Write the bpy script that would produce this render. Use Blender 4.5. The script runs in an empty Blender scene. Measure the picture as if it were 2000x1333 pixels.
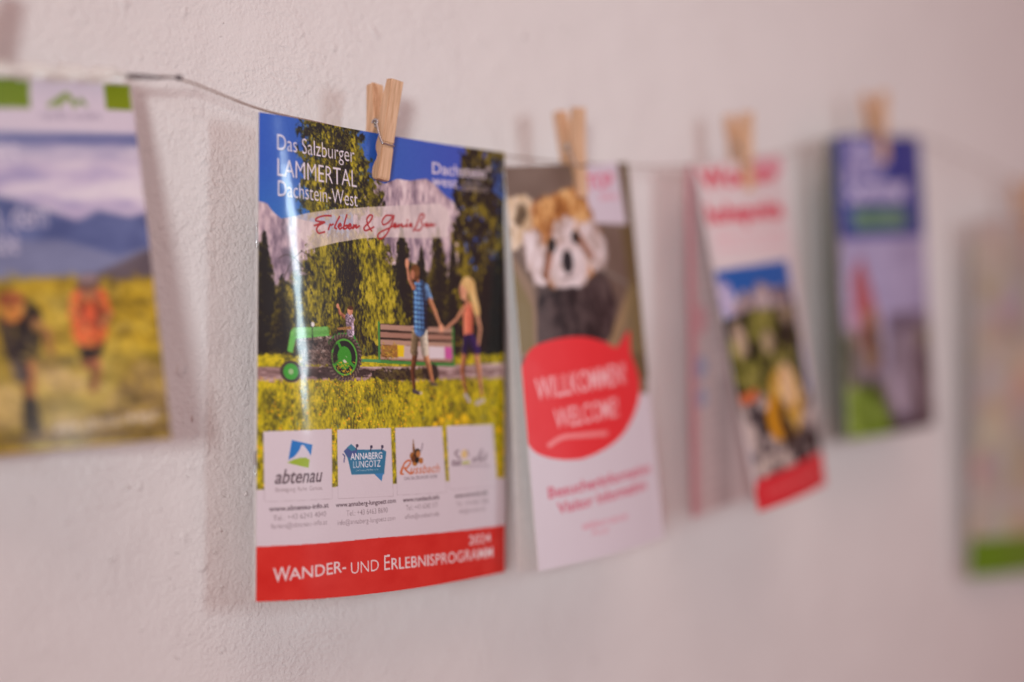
import bpy, bmesh, math, random
import numpy as np
from mathutils import Vector, Matrix

# ------------------------------------------------------------------ camera, world, lights, exposure
scene = bpy.context.scene
COL = scene.collection
cam_data = bpy.data.cameras.new("camera")
cam = bpy.data.objects.new("camera", cam_data)
COL.objects.link(cam)
cam_data.lens = 50.0
cam_data.sensor_width = 36.0
cam_data.clip_start = 0.01
cam_data.clip_end = 50.0
cam.location = (0.0, -0.552, 1.5)
cam.rotation_euler = (math.radians(90 + 2.2), 0.0, math.radians(-44.0))
cam_data.dof.use_dof = True
cam_data.dof.focus_distance = 0.655
cam_data.dof.aperture_fstop = 1.5
cam_data.dof.aperture_blades = 0
scene.camera = cam

world = bpy.data.worlds.new("World")
scene.world = world
world.use_nodes = True
bgn = world.node_tree.nodes["Background"]
bgn.inputs["Color"].default_value = (1.0, 0.46, 0.42, 1.0)
bgn.inputs["Strength"].default_value = 0.29


def area(name, loc, aim, w, h, power, color, spread=180):
    d = bpy.data.lights.new(name, 'AREA')
    d.shape = 'RECTANGLE'
    d.size, d.size_y = w, h
    d.energy = power
    d.color = color
    d.spread = math.radians(spread)
    o = bpy.data.objects.new(name, d)
    COL.objects.link(o)
    o.location = loc
    o.rotation_euler = (Vector(aim) - Vector(loc)).to_track_quat('-Z', 'Y').to_euler()
    return o


area("window_light", (0.87, -1.30, 1.70), (0.50, 0.0, 1.55), 0.17, 0.34, 3.7, (0.72, 0.90, 0.97))
area("side_lamp", (-0.95, -1.35, 1.60), (0.60, 0.0, 1.62), 0.24, 0.24, 1.10, (0.90, 0.99, 1.0), 44)
area("ceiling_lamp", (0.22, -0.85, 2.80), (0.60, 0.0, 1.60), 1.10, 0.80, 1.1, (1.0, 0.74, 0.66), 80)

vs = scene.view_settings
vs.view_transform = 'Standard'
vs.look = 'None'
vs.exposure = 0.0
vs.gamma = 1.0
scene.render.engine = 'CYCLES'

rng = np.random.default_rng(7)
random.seed(7)


# ------------------------------------------------------------------ small helpers
def tag(o, label=None, category=None, group=None, kind=None):
    if label:
        o["label"] = label
    if category:
        o["category"] = category
    if group:
        o["group"] = group
    if kind:
        o["kind"] = kind
    return o


def empty(name, loc):
    o = bpy.data.objects.new(name, None)
    o.empty_display_size = 0.02
    o.location = loc
    COL.objects.link(o)
    return o


def link_mesh(name, verts, faces, mat, parent=None, smooth=False):
    """verts are world coordinates; a parented mesh is stored relative to its parent"""
    me = bpy.data.meshes.new(name)
    v = np.asarray(verts, dtype=float)
    if parent is not None:
        v = v - np.array(parent.location)
    me.from_pydata([tuple(p) for p in v], [], faces)
    if smooth:
        me.polygons.foreach_set("use_smooth", [True] * len(me.polygons))
    me.update()
    o = bpy.data.objects.new(name, me)
    o.data.materials.append(mat)
    COL.objects.link(o)
    if parent is not None:
        o.parent = parent
    return o


def new_mat(name):
    m = bpy.data.materials.new(name)
    m.use_nodes = True
    nt = m.node_tree
    return m, nt, nt.nodes["Principled BSDF"]


def tube(points, radius, segs=8, closed_ends=True):
    pts = [Vector(p) for p in points]
    V, Fc = [], []
    prev = None
    for i, p in enumerate(pts):
        t = (pts[min(i + 1, len(pts) - 1)] - pts[max(i - 1, 0)]).normalized()
        if prev is None:
            a = Vector((0, 0, 1)) if abs(t.z) < .9 else Vector((1, 0, 0))
            n = t.cross(a).normalized()
        else:
            n = (prev - t * prev.dot(t)).normalized()
        prev = n
        b = t.cross(n)
        r = radius[i] if isinstance(radius, (list, tuple)) else radius
        for k in range(segs):
            a = 2 * math.pi * k / segs
            V.append(tuple(p + (n * math.cos(a) + b * math.sin(a)) * r))
    for i in range(len(pts) - 1):
        for k in range(segs):
            k2 = (k + 1) % segs
            Fc.append((i * segs + k, i * segs + k2, (i + 1) * segs + k2, (i + 1) * segs + k))
    if closed_ends:
        Fc.append(tuple(reversed(range(segs))))
        Fc.append(tuple(range((len(pts) - 1) * segs, len(pts) * segs)))
    return V, Fc


def spline(pts, n=12):
    """Catmull-Rom through the points"""
    P = [np.array(p, float) for p in pts]
    P = [2 * P[0] - P[1]] + P + [2 * P[-1] - P[-2]]
    out = []
    for i in range(1, len(P) - 2):
        for k in range(n):
            t = k / n
            a, b, c, d = P[i - 1], P[i], P[i + 1], P[i + 2]
            out.append(.5 * (2 * b + (c - a) * t + (2 * a - 5 * b + 4 * c - d) * t * t + (3 * b - a - 3 * c + d) * t ** 3))
    out.append(P[-2])
    return out


# ------------------------------------------------------------------ shapes of the hanging sheets (metres)
def smooth01(t):
    t = np.clip(t, 0, 1)
    return t * t * (3 - 2 * t)


def bilin(u, v, TL, TR, BR, BL):
    TL, TR, BR, BL = map(np.array, (TL, TR, BR, BL))
    u = u[..., None]
    v = v[..., None]
    return (TL * (1 - u) + TR * u) * (1 - v) + (BL * (1 - u) + BR * u) * v


def surf_booklet(u, v):
    P = bilin(u, v, (.3535, -.025, 1.6253), (.5036, -.025, 1.6253), (.5036, -.025, 1.4101), (.3535, -.025, 1.4101))
    w = .024
    ub = .060 + .115 * v + .012 * np.sin(5 * v)
    soft = w * np.logaddexp(0, (u - ub) / w)
    P[..., 1] -= .150 * math.tan(math.radians(13)) * (u - soft - ub * u)
    P[..., 1] -= .0055 * np.sin(np.pi * np.clip(u, 0, 1) ** .9) * (.15 + .85 * v)
    P[..., 2] -= .0014 * np.sin(np.pi * u) * (1 - v) + .0012 * np.sin(np.pi * u) * v
    return P


def surf_card(u, v):
    # landscape card, its free right side flared off the wall
    W, H = .210, .146
    x = .2934 - W * (1 - u)
    fl = .004 + .032 * smooth01((x - .225) / .075)
    P = np.stack([x, -.020 - fl * v, 1.6293 - .1 * (.2934 - x) - H * v], -1)
    return P


def surf_panda(u, v):
    P = bilin(u, v, (.5030, -.0255, 1.6174), (.5985, -.0255, 1.6308), (.5985, -.0511, 1.4231), (.5030, -.0505, 1.4129))
    P[..., 1] -= .0045 * np.sin(np.pi * u)
    return P


def surf_panda_back(u, v):
    P = bilin(u, v, (.5030, -.0240, 1.6174), (.5985, -.0240, 1.6308), (.5985, -.0360, 1.4210), (.5030, -.0360, 1.4112))
    P[..., 1] += .002 * np.sin(np.pi * u)
    return P


def surf_castle(u, v):
    P = bilin(u, v, (.6580, -.0255, 1.6359), (.7465, -.0255, 1.6520), (.7465, -.0561, 1.4461), (.6580, -.0703, 1.4345))
    P[..., 1] -= .003 * np.sin(np.pi * u)
    return P


def surf_castle_back(u, v):
    P = bilin(u, v, (.6535, -.0240, 1.6350), (.7465, -.0240, 1.6520), (.7465, -.0300, 1.4440), (.6535, -.0270, 1.4290))
    P[..., 1] += .003 * np.sin(np.pi * u)
    return P


def surf_blue(u, v):
    P = bilin(u, v, (.8060, -.0255, 1.6723), (.9150, -.0255, 1.6852), (.9150, -.0350, 1.4794), (.8060, -.0340, 1.4710))
    P[..., 1] -= .004 * np.sin(np.pi * u)
    return P


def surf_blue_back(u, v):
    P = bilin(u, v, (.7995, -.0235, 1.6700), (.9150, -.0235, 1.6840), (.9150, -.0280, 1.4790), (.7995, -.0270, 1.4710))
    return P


def surf_map(u, v):
    P = bilin(u, v, (1.0010, -.0225, 1.6336), (1.2110, -.0225, 1.6513), (1.2110, -.0150, 1.3545), (1.0010, -.0130, 1.3623))
    P[..., 1] -= .003 * np.sin(2 * np.pi * u) ** 2
    return P


SIZE = {"booklet": (150.0, 215.0), "card": (210.0, 146.0), "panda": (95.5, 208.0), "castle": (88.5, 207.0),
        "castle_back": (93.0, 206.0), "blue": (109.0, 204.0), "map": (210.0, 285.0)}
SURF = {"booklet": surf_booklet, "card": surf_card, "panda": surf_panda, "panda_back": surf_panda_back, "castle": surf_castle,
        "castle_back": surf_castle_back, "blue": surf_blue, "blue_back": surf_blue_back, "map": surf_map}


# ------------------------------------------------------------------ print: flat colour artwork, drawn in page millimetres
def to_lin(c):
    c = np.asarray(c, float) / 255.0
    return np.where(c <= .04045, c / 12.92, ((c + .055) / 1.055) ** 2.4)


_glyph = {}


def text_tris(s, bold=0.0, shear=0.0):
    key = (s, bold, shear)
    if key in _glyph:
        return _glyph[key]
    cu = bpy.data.curves.new("lettering", 'FONT')
    cu.body = s
    cu.offset = bold
    cu.shear = shear
    cu.resolution_u = 3
    ob = bpy.data.objects.new("lettering", cu)
    COL.objects.link(ob)
    dg = bpy.context.evaluated_depsgraph_get()
    ev = ob.evaluated_get(dg)
    me = ev.to_mesh()
    me.calc_loop_triangles()
    V = np.array([v.co[:2] for v in me.vertices])
    T = np.array([t.vertices[:] for t in me.loop_triangles])
    ev.to_mesh_clear()
    bpy.data.objects.remove(ob)
    bpy.data.curves.remove(cu)
    _glyph[key] = V[T] if len(T) else np.zeros((0, 3, 2))
    return _glyph[key]


class Print:
    """a drawing canvas; x to the right, y down, in millimetres"""

    def __init__(self, size, nu, nv, ss=2, base=(207, 192, 200)):
        self.W, self.H = size
        self.nu, self.nv, self.ss = nu, nv, ss
        self.w, self.h = nu * ss, nv * ss
        self.c = np.empty((self.h, self.w, 3))
        self.c[:] = base
        self.sx, self.sy = self.w / self.W, self.h / self.H
        yy, xx = np.mgrid[0:self.h, 0:self.w]
        self.X, self.Y = (xx + .5) / self.sx, (yy + .5) / self.sy

    def noise(self, sx, sy, octaves=3, seed=0, shape=None):
        r = np.random.default_rng(seed)
        hh, ww = shape or (self.h, self.w)
        out = np.zeros((hh, ww))
        amp, tot = 1.0, 0
        for o in range(octaves):
            gx, gy = max(2, int(ww / self.sx / sx * 2 ** o) + 2), max(2, int(hh / self.sy / sy * 2 ** o) + 2)
            if o and (gx > ww or gy > hh):
                break
            g = r.random((gy, gx))
            fx = np.linspace(0, gx - 1.001, ww)
            fy = np.linspace(0, gy - 1.001, hh)
            ix, iy = fx.astype(int), fy.astype(int)
            tx, ty = smooth01(fx - ix), smooth01(fy - iy)
            a = g[np.ix_(iy, ix)] * (1 - tx) + g[np.ix_(iy, ix + 1)] * tx
            b = g[np.ix_(iy + 1, ix)] * (1 - tx) + g[np.ix_(iy + 1, ix + 1)] * tx
            out += amp * (a * (1 - ty[:, None]) + b * ty[:, None])
            tot += amp
            amp *= .6
        return out / tot

    def mask(self, pts):
        p = np.array(pts, float)
        x0, x1 = int(max(0, p[:, 0].min() * self.sx - 1)), int(min(self.w, p[:, 0].max() * self.sx + 2))
        y0, y1 = int(max(0, p[:, 1].min() * self.sy - 1)), int(min(self.h, p[:, 1].max() * self.sy + 2))
        if x1 <= x0 or y1 <= y0:
            return (slice(0, 0), slice(0, 0)), np.zeros((0, 0), bool)
        sl = (slice(y0, y1), slice(x0, x1))
        X, Y = self.X[sl], self.Y[sl]
        m = np.zeros(X.shape, bool)
        n = len(p)
        for i in range(n):
            (ax, ay), (bx, by) = p[i], p[(i + 1) % n]
            if ay == by:
                continue
            c = ((ay > Y) != (by > Y)) & (X < (bx - ax) * (Y - ay) / (by - ay) + ax)
            m ^= c
        return sl, m

    def poly(self, pts, col, a=1.0):
        sl, m = self.mask(pts)
        if m.size:
            q = self.c[sl]
            q[m] = q[m] * (1 - a) + np.array(col, float) * a

    def fill(self, m, col, a=1.0):
        """m: full-size weight 0..1; col: colour or full-size colours"""
        k = (np.asarray(m, float) * a)[..., None]
        self.c = self.c * (1 - k) + np.asarray(col, float) * k

    def ellipse(self, c, rx, ry, col, a=1.0, rot=0.0, hole=0.0):
        t = np.linspace(0, 2 * np.pi, 40, endpoint=False)
        x, y = rx * np.cos(t), ry * np.sin(t)
        cr, sr = math.cos(rot), math.sin(rot)
        self.poly(np.stack([c[0] + x * cr - y * sr, c[1] + x * sr + y * cr], 1), col, a)

    def line(self, pts, width, col, a=1.0, smooth=False):
        P = np.array(spline(pts, 8) if smooth else pts, float)
        for i in range(len(P) - 1):
            d = P[i + 1] - P[i]
            L = np.hypot(*d)
            if L < 1e-6:
                continue
            n = np.array([-d[1], d[0]]) / L * width / 2
            e = d / L * width * .3
            self.poly([P[i] + n - e, P[i + 1] + n + e, P[i + 1] - n + e, P[i] - n - e], col, a)

    def dabs(self, x, y, ang, length, col, a=.8, width=1):
        """many short brush strokes at once"""
        n = max(2, int(np.max(length) * self.sx * 1.3))
        t = np.linspace(-.5, .5, n)
        px = (x[:, None] + np.cos(ang)[:, None] * length[:, None] * t) * self.sx
        py = (y[:, None] + np.sin(ang)[:, None] * length[:, None] * t) * self.sy
        for ox in range(width):
            for oy in range(width):
                ix, iy = (px + ox).astype(int), (py + oy).astype(int)
                ok = (ix >= 0) & (ix < self.w) & (iy >= 0) & (iy < self.h)
                cc = np.repeat(col[:, None, :], n, 1)[ok]
                self.c[iy[ok], ix[ok]] = self.c[iy[ok], ix[ok]] * (1 - a) + cc * a

    def foliage(self, pts, n, cols, length=(1, 2.5), ang=(math.pi / 2, .5), seed=1, a=.8, width=1, ragged=2.0, shade=0.0):
        r = np.random.default_rng(seed)
        p = np.array(pts, float)
        lo, hi = p.min(0), p.max(0)
        x = r.uniform(lo[0], hi[0], n * 3)
        y = r.uniform(lo[1], hi[1], n * 3)
        inside = np.zeros(len(x), bool)
        for i in range(len(p)):
            (ax, ay), (bx, by) = p[i], p[(i + 1) % len(p)]
            if ay == by:
                continue
            inside ^= ((ay > y) != (by > y)) & (x < (bx - ax) * (y - ay) / (by - ay) + ax)
        x, y = x[inside][:n], y[inside][:n]
        if len(x) == 0:
            return
        # clumps: the same spot keeps a similar tone
        f = .5 + .25 * np.sin(x * 1.1 + 2 * np.sin(y * .45)) + .25 * np.sin(y * .9 + 2.3 * np.sin(x * .7 + 1))
        k = np.clip(f + r.normal(0, .28, len(x)), 0, .999)
        cols = np.array(cols, float)
        i = k * (len(cols) - 1)
        i0 = i.astype(int)
        c = cols[i0] * (1 - (i - i0))[:, None] + cols[np.minimum(i0 + 1, len(cols) - 1)] * (i - i0)[:, None]
        x = x + r.normal(0, ragged, len(x)) * .5
        y = y + r.normal(0, ragged, len(x)) * .5
        self.dabs(x, y, r.normal(ang[0], ang[1], len(x)), r.uniform(length[0], length[1], len(x)), c, a, width)

    def box(self, m, rx, ry):
        for ax, rr in ((1, rx), (0, ry)):
            if rr < 1:
                continue
            pad = [(0, 0), (0, 0)]
            pad[ax] = (rr + 1, rr)
            cs = np.cumsum(np.pad(m, pad, mode='edge'), axis=ax)
            n = 2 * rr + 1
            m = (cs[:, n:] - cs[:, :-n]) / n if ax == 1 else (cs[n:] - cs[:-n]) / n
        return m

    def blob(self, pts, ramp, sx=2.0, sy=2.0, seed=0, rag=.9, soft=.25, spread=2.0, gain=1.5, octaves=5, a=1.0, shade=None):
        """a patch with a ragged edge and fine tonal texture; sizes in mm"""
        p = np.array(pts, float)
        x0, y0 = np.floor((p.min(0) - spread * 1.2) * (self.sx, self.sy)).astype(int)
        x1, y1 = np.ceil((p.max(0) + spread * 1.2) * (self.sx, self.sy)).astype(int)
        x0, y0, x1, y1 = max(x0, 0), max(y0, 0), min(x1, self.w), min(y1, self.h)
        if x1 - x0 < 2 or y1 - y0 < 2:
            return
        full = np.zeros((self.h, self.w))
        sl, m = self.mask(pts)
        full[sl] = m
        w = full[y0:y1, x0:x1]
        rx, ry = max(1, int(spread * self.sx * .5)), max(1, int(spread * self.sy * .5))
        w = self.box(self.box(w, rx, ry), rx, ry)

        def loc(ax, ay, oc, sd):
            q = self.noise(ax, ay, oc, sd, (y1 - y0, x1 - x0))
            return (q - q.mean()) / max(q.std(), 1e-6)
        gate = smooth01(w * 5)
        w = np.clip((w + loc(sx * 1.5, sy * 1.2, octaves, seed + 1) * .22 * rag - .5) / soft + .5, 0, 1) * gate
        n = loc(sx, sy, octaves, seed) + .8 * loc(sx * 5, sy * 4, 2, seed + 2)
        k = np.clip(.5 + n * .17 * gain, 0, .999)
        if shade is not None:
            k = np.clip(k + shade, 0, .999)
        ramp = np.array(ramp, float)
        k = k * (len(ramp) - 1)
        i = k.astype(int)
        f = (k - i)[..., None]
        q = self.c[y0:y1, x0:x1]
        kk = (w * a)[..., None]
        q[:] = q * (1 - kk) + (ramp[i] * (1 - f) + ramp[np.minimum(i + 1, len(ramp) - 1)] * f) * kk

    def limb(self, p0, p1, w0, w1, col, side=-1, dark=.45, a=1.0, tex=.10, seed=1):
        """a tapered, rounded, side-lit form from p0 to p1"""
        p0, p1 = np.array(p0, float), np.array(p1, float)
        R_ = max(w0, w1) + 1
        lo, hi = np.minimum(p0, p1) - R_, np.maximum(p0, p1) + R_
        y0, y1 = int(max(0, lo[1] * self.sy)), int(min(self.h, hi[1] * self.sy))
        x0, x1 = int(max(0, lo[0] * self.sx)), int(min(self.w, hi[0] * self.sx))
        if x1 <= x0 or y1 <= y0:
            return
        X, Y = self.X[y0:y1, x0:x1], self.Y[y0:y1, x0:x1]
        d = p1 - p0
        L2 = max(1e-6, d @ d)
        t = np.clip(((X - p0[0]) * d[0] + (Y - p0[1]) * d[1]) / L2, 0, 1)
        cx, cy = X - (p0[0] + t * d[0]), Y - (p0[1] + t * d[1])
        hw = (w0 + (w1 - w0) * t) / 2
        dist = np.hypot(cx, cy)
        al = np.clip((hw - dist) * self.sx * .6 + .5, 0, 1)
        nx = cx / hw * side
        r = np.random.default_rng(seed)
        g = r.normal(0, tex, (X.shape[0] // 3 + 2, X.shape[1] // 3 + 2)).repeat(3, 0).repeat(3, 1)[:X.shape[0], :X.shape[1]]
        lum = (1 - dark * np.clip(.5 + .6 * nx, 0, 1)) * 1.12 * (1 + g)
        c = np.array(col, float) * lum[..., None]
        q = self.c[y0:y1, x0:x1]
        k = (al * a)[..., None]
        q[:] = q * (1 - k) + c * k

    def conifer(self, apex, base, w0, w1, cols, tiers=40, per=26, seed=0, droop=.35, tuft=2.0, width=1, a=.85):
        r = np.random.default_rng(seed)
        (ax, ay), (bx, by) = apex, base
        cols = np.array(cols, float)
        X, Y, Cc, An, Ln = [], [], [], [], []
        for t in np.linspace(0, 1, tiers):
            for side in (-1, 1):
                w = (w0 + (w1 - w0) * t) * r.uniform(.55, 1.12)
                cx, cy = ax + (bx - ax) * t, ay + (by - ay) * t + r.normal(0, .8)
                tone = r.uniform(.15, 1)
                q = np.sort(r.uniform(0, 1, per))
                x = cx + side * w * q
                y = cy + droop * w * q ** 1.5 - .12 * w * q + r.normal(0, .5, per)
                k = np.clip((tone * (.35 + .65 * q) + r.normal(0, .2, per)), 0, .999) * (len(cols) - 1)
                i = k.astype(int)
                X.append(x); Y.append(y); Cc.append(cols[i] * (1 - (k - i))[:, None] + cols[np.minimum(i + 1, len(cols) - 1)] * (k - i)[:, None])
                An.append(r.normal(math.pi / 2 - side * .35, .45, per)); Ln.append(r.uniform(.5, 1, per) * tuft)
        self.dabs(np.concatenate(X), np.concatenate(Y), np.concatenate(An), np.concatenate(Ln), np.concatenate(Cc), a, width)

    def grain(self, amp, seed=0):
        r = np.random.default_rng(seed)
        self.c += r.normal(0, amp, (self.h, self.w, 1))

    def text(self, s, ends, cap, col, bold=0.0, shear=0.0, a=1.0):
        """ends: left and right end of the baseline (mm), cap: capital height (mm)"""
        T = text_tris(s, bold, shear)
        if not len(T):
            return
        H = text_tris("H", bold)[..., 1].max()
        x0, x1 = T[..., 0].min(), T[..., 0].max()
        (ax, ay), (bx, by) = ends
        t = (T[..., 0] - x0) / (x1 - x0)
        qx = ax + (bx - ax) * t
        qy = ay + (by - ay) * t - T[..., 1] * cap / H
        Q = np.stack([qx * self.sx, qy * self.sy], -1)
        m = np.zeros((self.h, self.w), bool)
        for tri in Q:
            xa, ya = np.floor(tri.min(0)).astype(int)
            xb, yb = np.ceil(tri.max(0)).astype(int) + 1
            xa, ya, xb, yb = max(xa, 0), max(ya, 0), min(xb, self.w), min(yb, self.h)
            if xb <= xa or yb <= ya:
                continue
            X, Y = np.meshgrid(np.arange(xa, xb) + .5, np.arange(ya, yb) + .5)
            (p0, p1, p2) = tri
            d0 = (p1[0] - p0[0]) * (Y - p0[1]) - (p1[1] - p0[1]) * (X - p0[0])
            d1 = (p2[0] - p1[0]) * (Y - p1[1]) - (p2[1] - p1[1]) * (X - p1[0])
            d2 = (p0[0] - p2[0]) * (Y - p2[1]) - (p0[1] - p2[1]) * (X - p2[0])
            m[ya:yb, xa:xb] |= ((d0 >= 0) & (d1 >= 0) & (d2 >= 0)) | ((d0 <= 0) & (d1 <= 0) & (d2 <= 0))
        self.fill(m, col, a)

    def blur(self, r):
        """soft print, r in canvas pixels"""
        k = np.exp(-np.linspace(-2, 2, 2 * r + 1) ** 2)
        k /= k.sum()
        for ax in (0, 1):
            pad = [(0, 0)] * 3
            pad[ax] = (r, r)
            q = np.pad(self.c, pad, mode='edge')
            o = np.zeros_like(self.c)
            for i, w in enumerate(k):
                o += w * (q[i:i + self.h] if ax == 0 else q[:, i:i + self.w])
            self.c = o

    def colours(self, ink=(.85, .82, .84)):
        """one ink colour for each vertex of an (nu) x (nv) grid of a sheet: reflectance, linear"""
        q = self.c.reshape(self.nv, self.ss, self.nu, self.ss, 3).mean((1, 3))
        return np.clip(to_lin(np.clip(q, 0, 255)) / np.array(ink) - .012, .004, .9)


def sheet(name, fn, art, mat, parent, ink=(.85, .82, .84)):
    """printed side of a sheet: a fine grid that carries the print as a colour layer"""
    nu, nv = art.nu, art.nv
    u, v = np.meshgrid((np.arange(nu)) / (nu - 1), (np.arange(nv)) / (nv - 1))
    P = fn(u, v).reshape(-1, 3) - np.array(parent.location)
    idx = np.arange(nu * nv).reshape(nv, nu)
    F = np.stack([idx[:-1, :-1], idx[1:, :-1], idx[1:, 1:], idx[:-1, 1:]], -1).reshape(-1, 4)
    me = bpy.data.meshes.new(name)
    me.vertices.add(len(P))
    me.vertices.foreach_set("co", P.ravel())
    me.loops.add(F.size)
    me.loops.foreach_set("vertex_index", F.ravel())
    me.polygons.add(len(F))
    me.polygons.foreach_set("loop_start", np.arange(len(F)) * 4)
    me.polygons.foreach_set("use_smooth", np.ones(len(F), bool))
    me.update(calc_edges=True)
    at = me.color_attributes.new("print", 'FLOAT_COLOR', 'POINT')
    c = np.ones((nv * nu, 4))
    c[:, :3] = art.colours(ink).reshape(-1, 3)
    at.data.foreach_set("color", c.ravel())
    me.validate()
    o = bpy.data.objects.new(name, me)
    o.data.materials.append(mat)
    COL.objects.link(o)
    o.parent = parent
    return o


def slab(name, fn, y0, y1, mat, parent, nu=40, nv=40, inset=0.0):
    """a closed stack of paper that follows a sheet, y0..y1 metres behind it"""
    u, v = np.meshgrid(np.linspace(inset, 1 - inset, nu), np.linspace(inset, 1 - inset, nv))
    A = fn(u, v)
    B = A.copy()
    A[..., 1] += y0
    B[..., 1] += y1
    V = np.concatenate([A.reshape(-1, 3), B.reshape(-1, 3)])
    n = nu * nv
    F = []
    for j in range(nv - 1):
        for i in range(nu - 1):
            a = j * nu + i
            F.append((a, a + nu, a + nu + 1, a + 1))
            F.append((n + a, n + a + 1, n + a + nu + 1, n + a + nu))
    for i in range(nu - 1):
        F.append((i, i + 1, n + i + 1, n + i))
        b = (nv - 1) * nu + i
        F.append((b + 1, b, n + b, n + b + 1))
    for j in range(nv - 1):
        a = j * nu
        F.append((a + nu, a, n + a, n + a + nu))
        b = j * nu + nu - 1
        F.append((b, b + nu, n + b + nu, n + b))
    return link_mesh(name, V, F, mat, parent, smooth=False)


# ------------------------------------------------------------------ materials
def plaster_material():
    m, nt, b = new_mat("painted_plaster")
    tc = nt.nodes.new("ShaderNodeTexCoord")
    b.inputs["Roughness"].default_value = .75
    b.inputs["Specular IOR Level"].default_value = .25

    def noise(scale, detail, rough=.55):
        n = nt.nodes.new("ShaderNodeTexNoise")
        n.inputs["Scale"].default_value = scale
        n.inputs["Detail"].default_value = detail
        n.inputs["Roughness"].default_value = rough
        nt.links.new(tc.outputs["Object"], n.inputs["Vector"])
        return n
    n1, n2, n3 = noise(640, 1.5, .45), noise(300, 1.5, .45), noise(28, 2)

    def math_(op, a, bb):
        n = nt.nodes.new("ShaderNodeMath")
        n.operation = op
        for i, x in enumerate((a, bb)):
            if isinstance(x, (int, float)):
                n.inputs[i].default_value = x
            else:
                nt.links.new(x, n.inputs[i])
        return n.outputs[0]
    patch = noise(22, 2)
    pr = nt.nodes.new("ShaderNodeMapRange")
    pr.inputs["From Min"].default_value = .35
    pr.inputs["From Max"].default_value = .65
    pr.inputs["To Min"].default_value = .35
    pr.inputs["To Max"].default_value = 1.0
    nt.links.new(patch.outputs[0], pr.inputs["Value"])
    h = math_('ADD', math_('MULTIPLY', n1.outputs[0], .6), math_('MULTIPLY', n2.outputs[0], .8))
    h = math_('MULTIPLY', h, pr.outputs[0])
    # now and then a raised fleck
    fl = noise(95, 1, .3)
    fr = nt.nodes.new("ShaderNodeMapRange")
    fr.inputs["From Min"].default_value = .70
    fr.inputs["From Max"].default_value = .78
    nt.links.new(fl.outputs[0], fr.inputs["Value"])
    h = math_('ADD', h, math_('MULTIPLY', fr.outputs[0], .5))
    h = math_('ADD', h, math_('MULTIPLY', n3.outputs[0], 1.6))
    bump = nt.nodes.new("ShaderNodeBump")
    bump.inputs["Strength"].default_value = 1.0
    bump.inputs["Distance"].default_value = .0012
    nt.links.new(h, bump.inputs["Height"])
    nt.links.new(bump.outputs["Normal"], b.inputs["Normal"])
    tint = nt.nodes.new("ShaderNodeMix")
    tint.data_type = 'RGBA'
    nz = noise(7, 3)
    nt.links.new(nz.outputs[0], tint.inputs[0])
    tint.inputs[6].default_value = (.76, .71, .70, 1)
    tint.inputs[7].default_value = (.82, .775, .77, 1)
    nt.links.new(tint.outputs[2], b.inputs["Base Color"])
    return m


def print_material(name, rough, coat, coat_rough):
    m, nt, b = new_mat(name)
    a = nt.nodes.new("ShaderNodeAttribute")
    a.attribute_name = "print"
    nt.links.new(a.outputs["Color"], b.inputs["Base Color"])
    b.inputs["Roughness"].default_value = rough
    b.inputs["Coat Weight"].default_value = coat
    b.inputs["Coat Roughness"].default_value = coat_rough
    b.inputs["Specular IOR Level"].default_value = .3
    # faint waviness of coated paper
    tc = nt.nodes.new("ShaderNodeTexCoord")
    n = nt.nodes.new("ShaderNodeTexNoise")
    n.inputs["Scale"].default_value = 34
    n.inputs["Detail"].default_value = 2
    nt.links.new(tc.outputs["Object"], n.inputs["Vector"])
    bp = nt.nodes.new("ShaderNodeBump")
    bp.inputs["Strength"].default_value = .5
    bp.inputs["Distance"].default_value = .0012
    nt.links.new(n.outputs[0], bp.inputs["Height"])
    nt.links.new(bp.outputs["Normal"], b.inputs["Normal"])
    nt.links.new(bp.outputs["Normal"], b.inputs["Coat Normal"])
    return m


def plain(name, col, rough=.5, metal=0.0):
    m, nt, b = new_mat(name)
    b.inputs["Base Color"].default_value = (*col, 1)
    b.inputs["Roughness"].default_value = rough
    b.inputs["Metallic"].default_value = metal
    n = nt.nodes.new("ShaderNodeTexNoise")
    n.inputs["Scale"].default_value = 300
    mx = nt.nodes.new("ShaderNodeMix")
    mx.data_type = 'RGBA'
    mx.inputs[6].default_value = (*[c * .9 for c in col], 1)
    mx.inputs[7].default_value = (*[min(1, c * 1.08) for c in col], 1)
    tc = nt.nodes.new("ShaderNodeTexCoord")
    nt.links.new(tc.outputs["Object"], n.inputs["Vector"])
    nt.links.new(n.outputs[0], mx.inputs[0])
    nt.links.new(mx.outputs[2], b.inputs["Base Color"])
    return m


def wood_material():
    m, nt, b = new_mat("beech_wood")
    tc = nt.nodes.new("ShaderNodeTexCoord")
    mp = nt.nodes.new("ShaderNodeMapping")
    mp.inputs["Scale"].default_value = (900, 700, 28)
    nt.links.new(tc.outputs["Object"], mp.inputs["Vector"])
    n = nt.nodes.new("ShaderNodeTexNoise")
    n.inputs["Scale"].default_value = 1
    n.inputs["Detail"].default_value = 4
    nt.links.new(mp.outputs[0], n.inputs["Vector"])
    cr = nt.nodes.new("ShaderNodeValToRGB")
    cr.color_ramp.elements[0].position = .30
    cr.color_ramp.elements[0].color = (.54, .30, .16, 1)
    cr.color_ramp.elements[1].position = .62
    cr.color_ramp.elements[1].color = (.76, .49, .31, 1)
    nt.links.new(n.outputs[0], cr.inputs[0])
    nt.links.new(cr.outputs[0], b.inputs["Base Color"])
    b.inputs["Roughness"].default_value = .5
    bp = nt.nodes.new("ShaderNodeBump")
    bp.inputs["Strength"].default_value = .25
    bp.inputs["Distance"].default_value = .0003
    nt.links.new(n.outputs[0], bp.inputs["Height"])
    nt.links.new(bp.outputs[0], b.inputs["Normal"])
    return m


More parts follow.
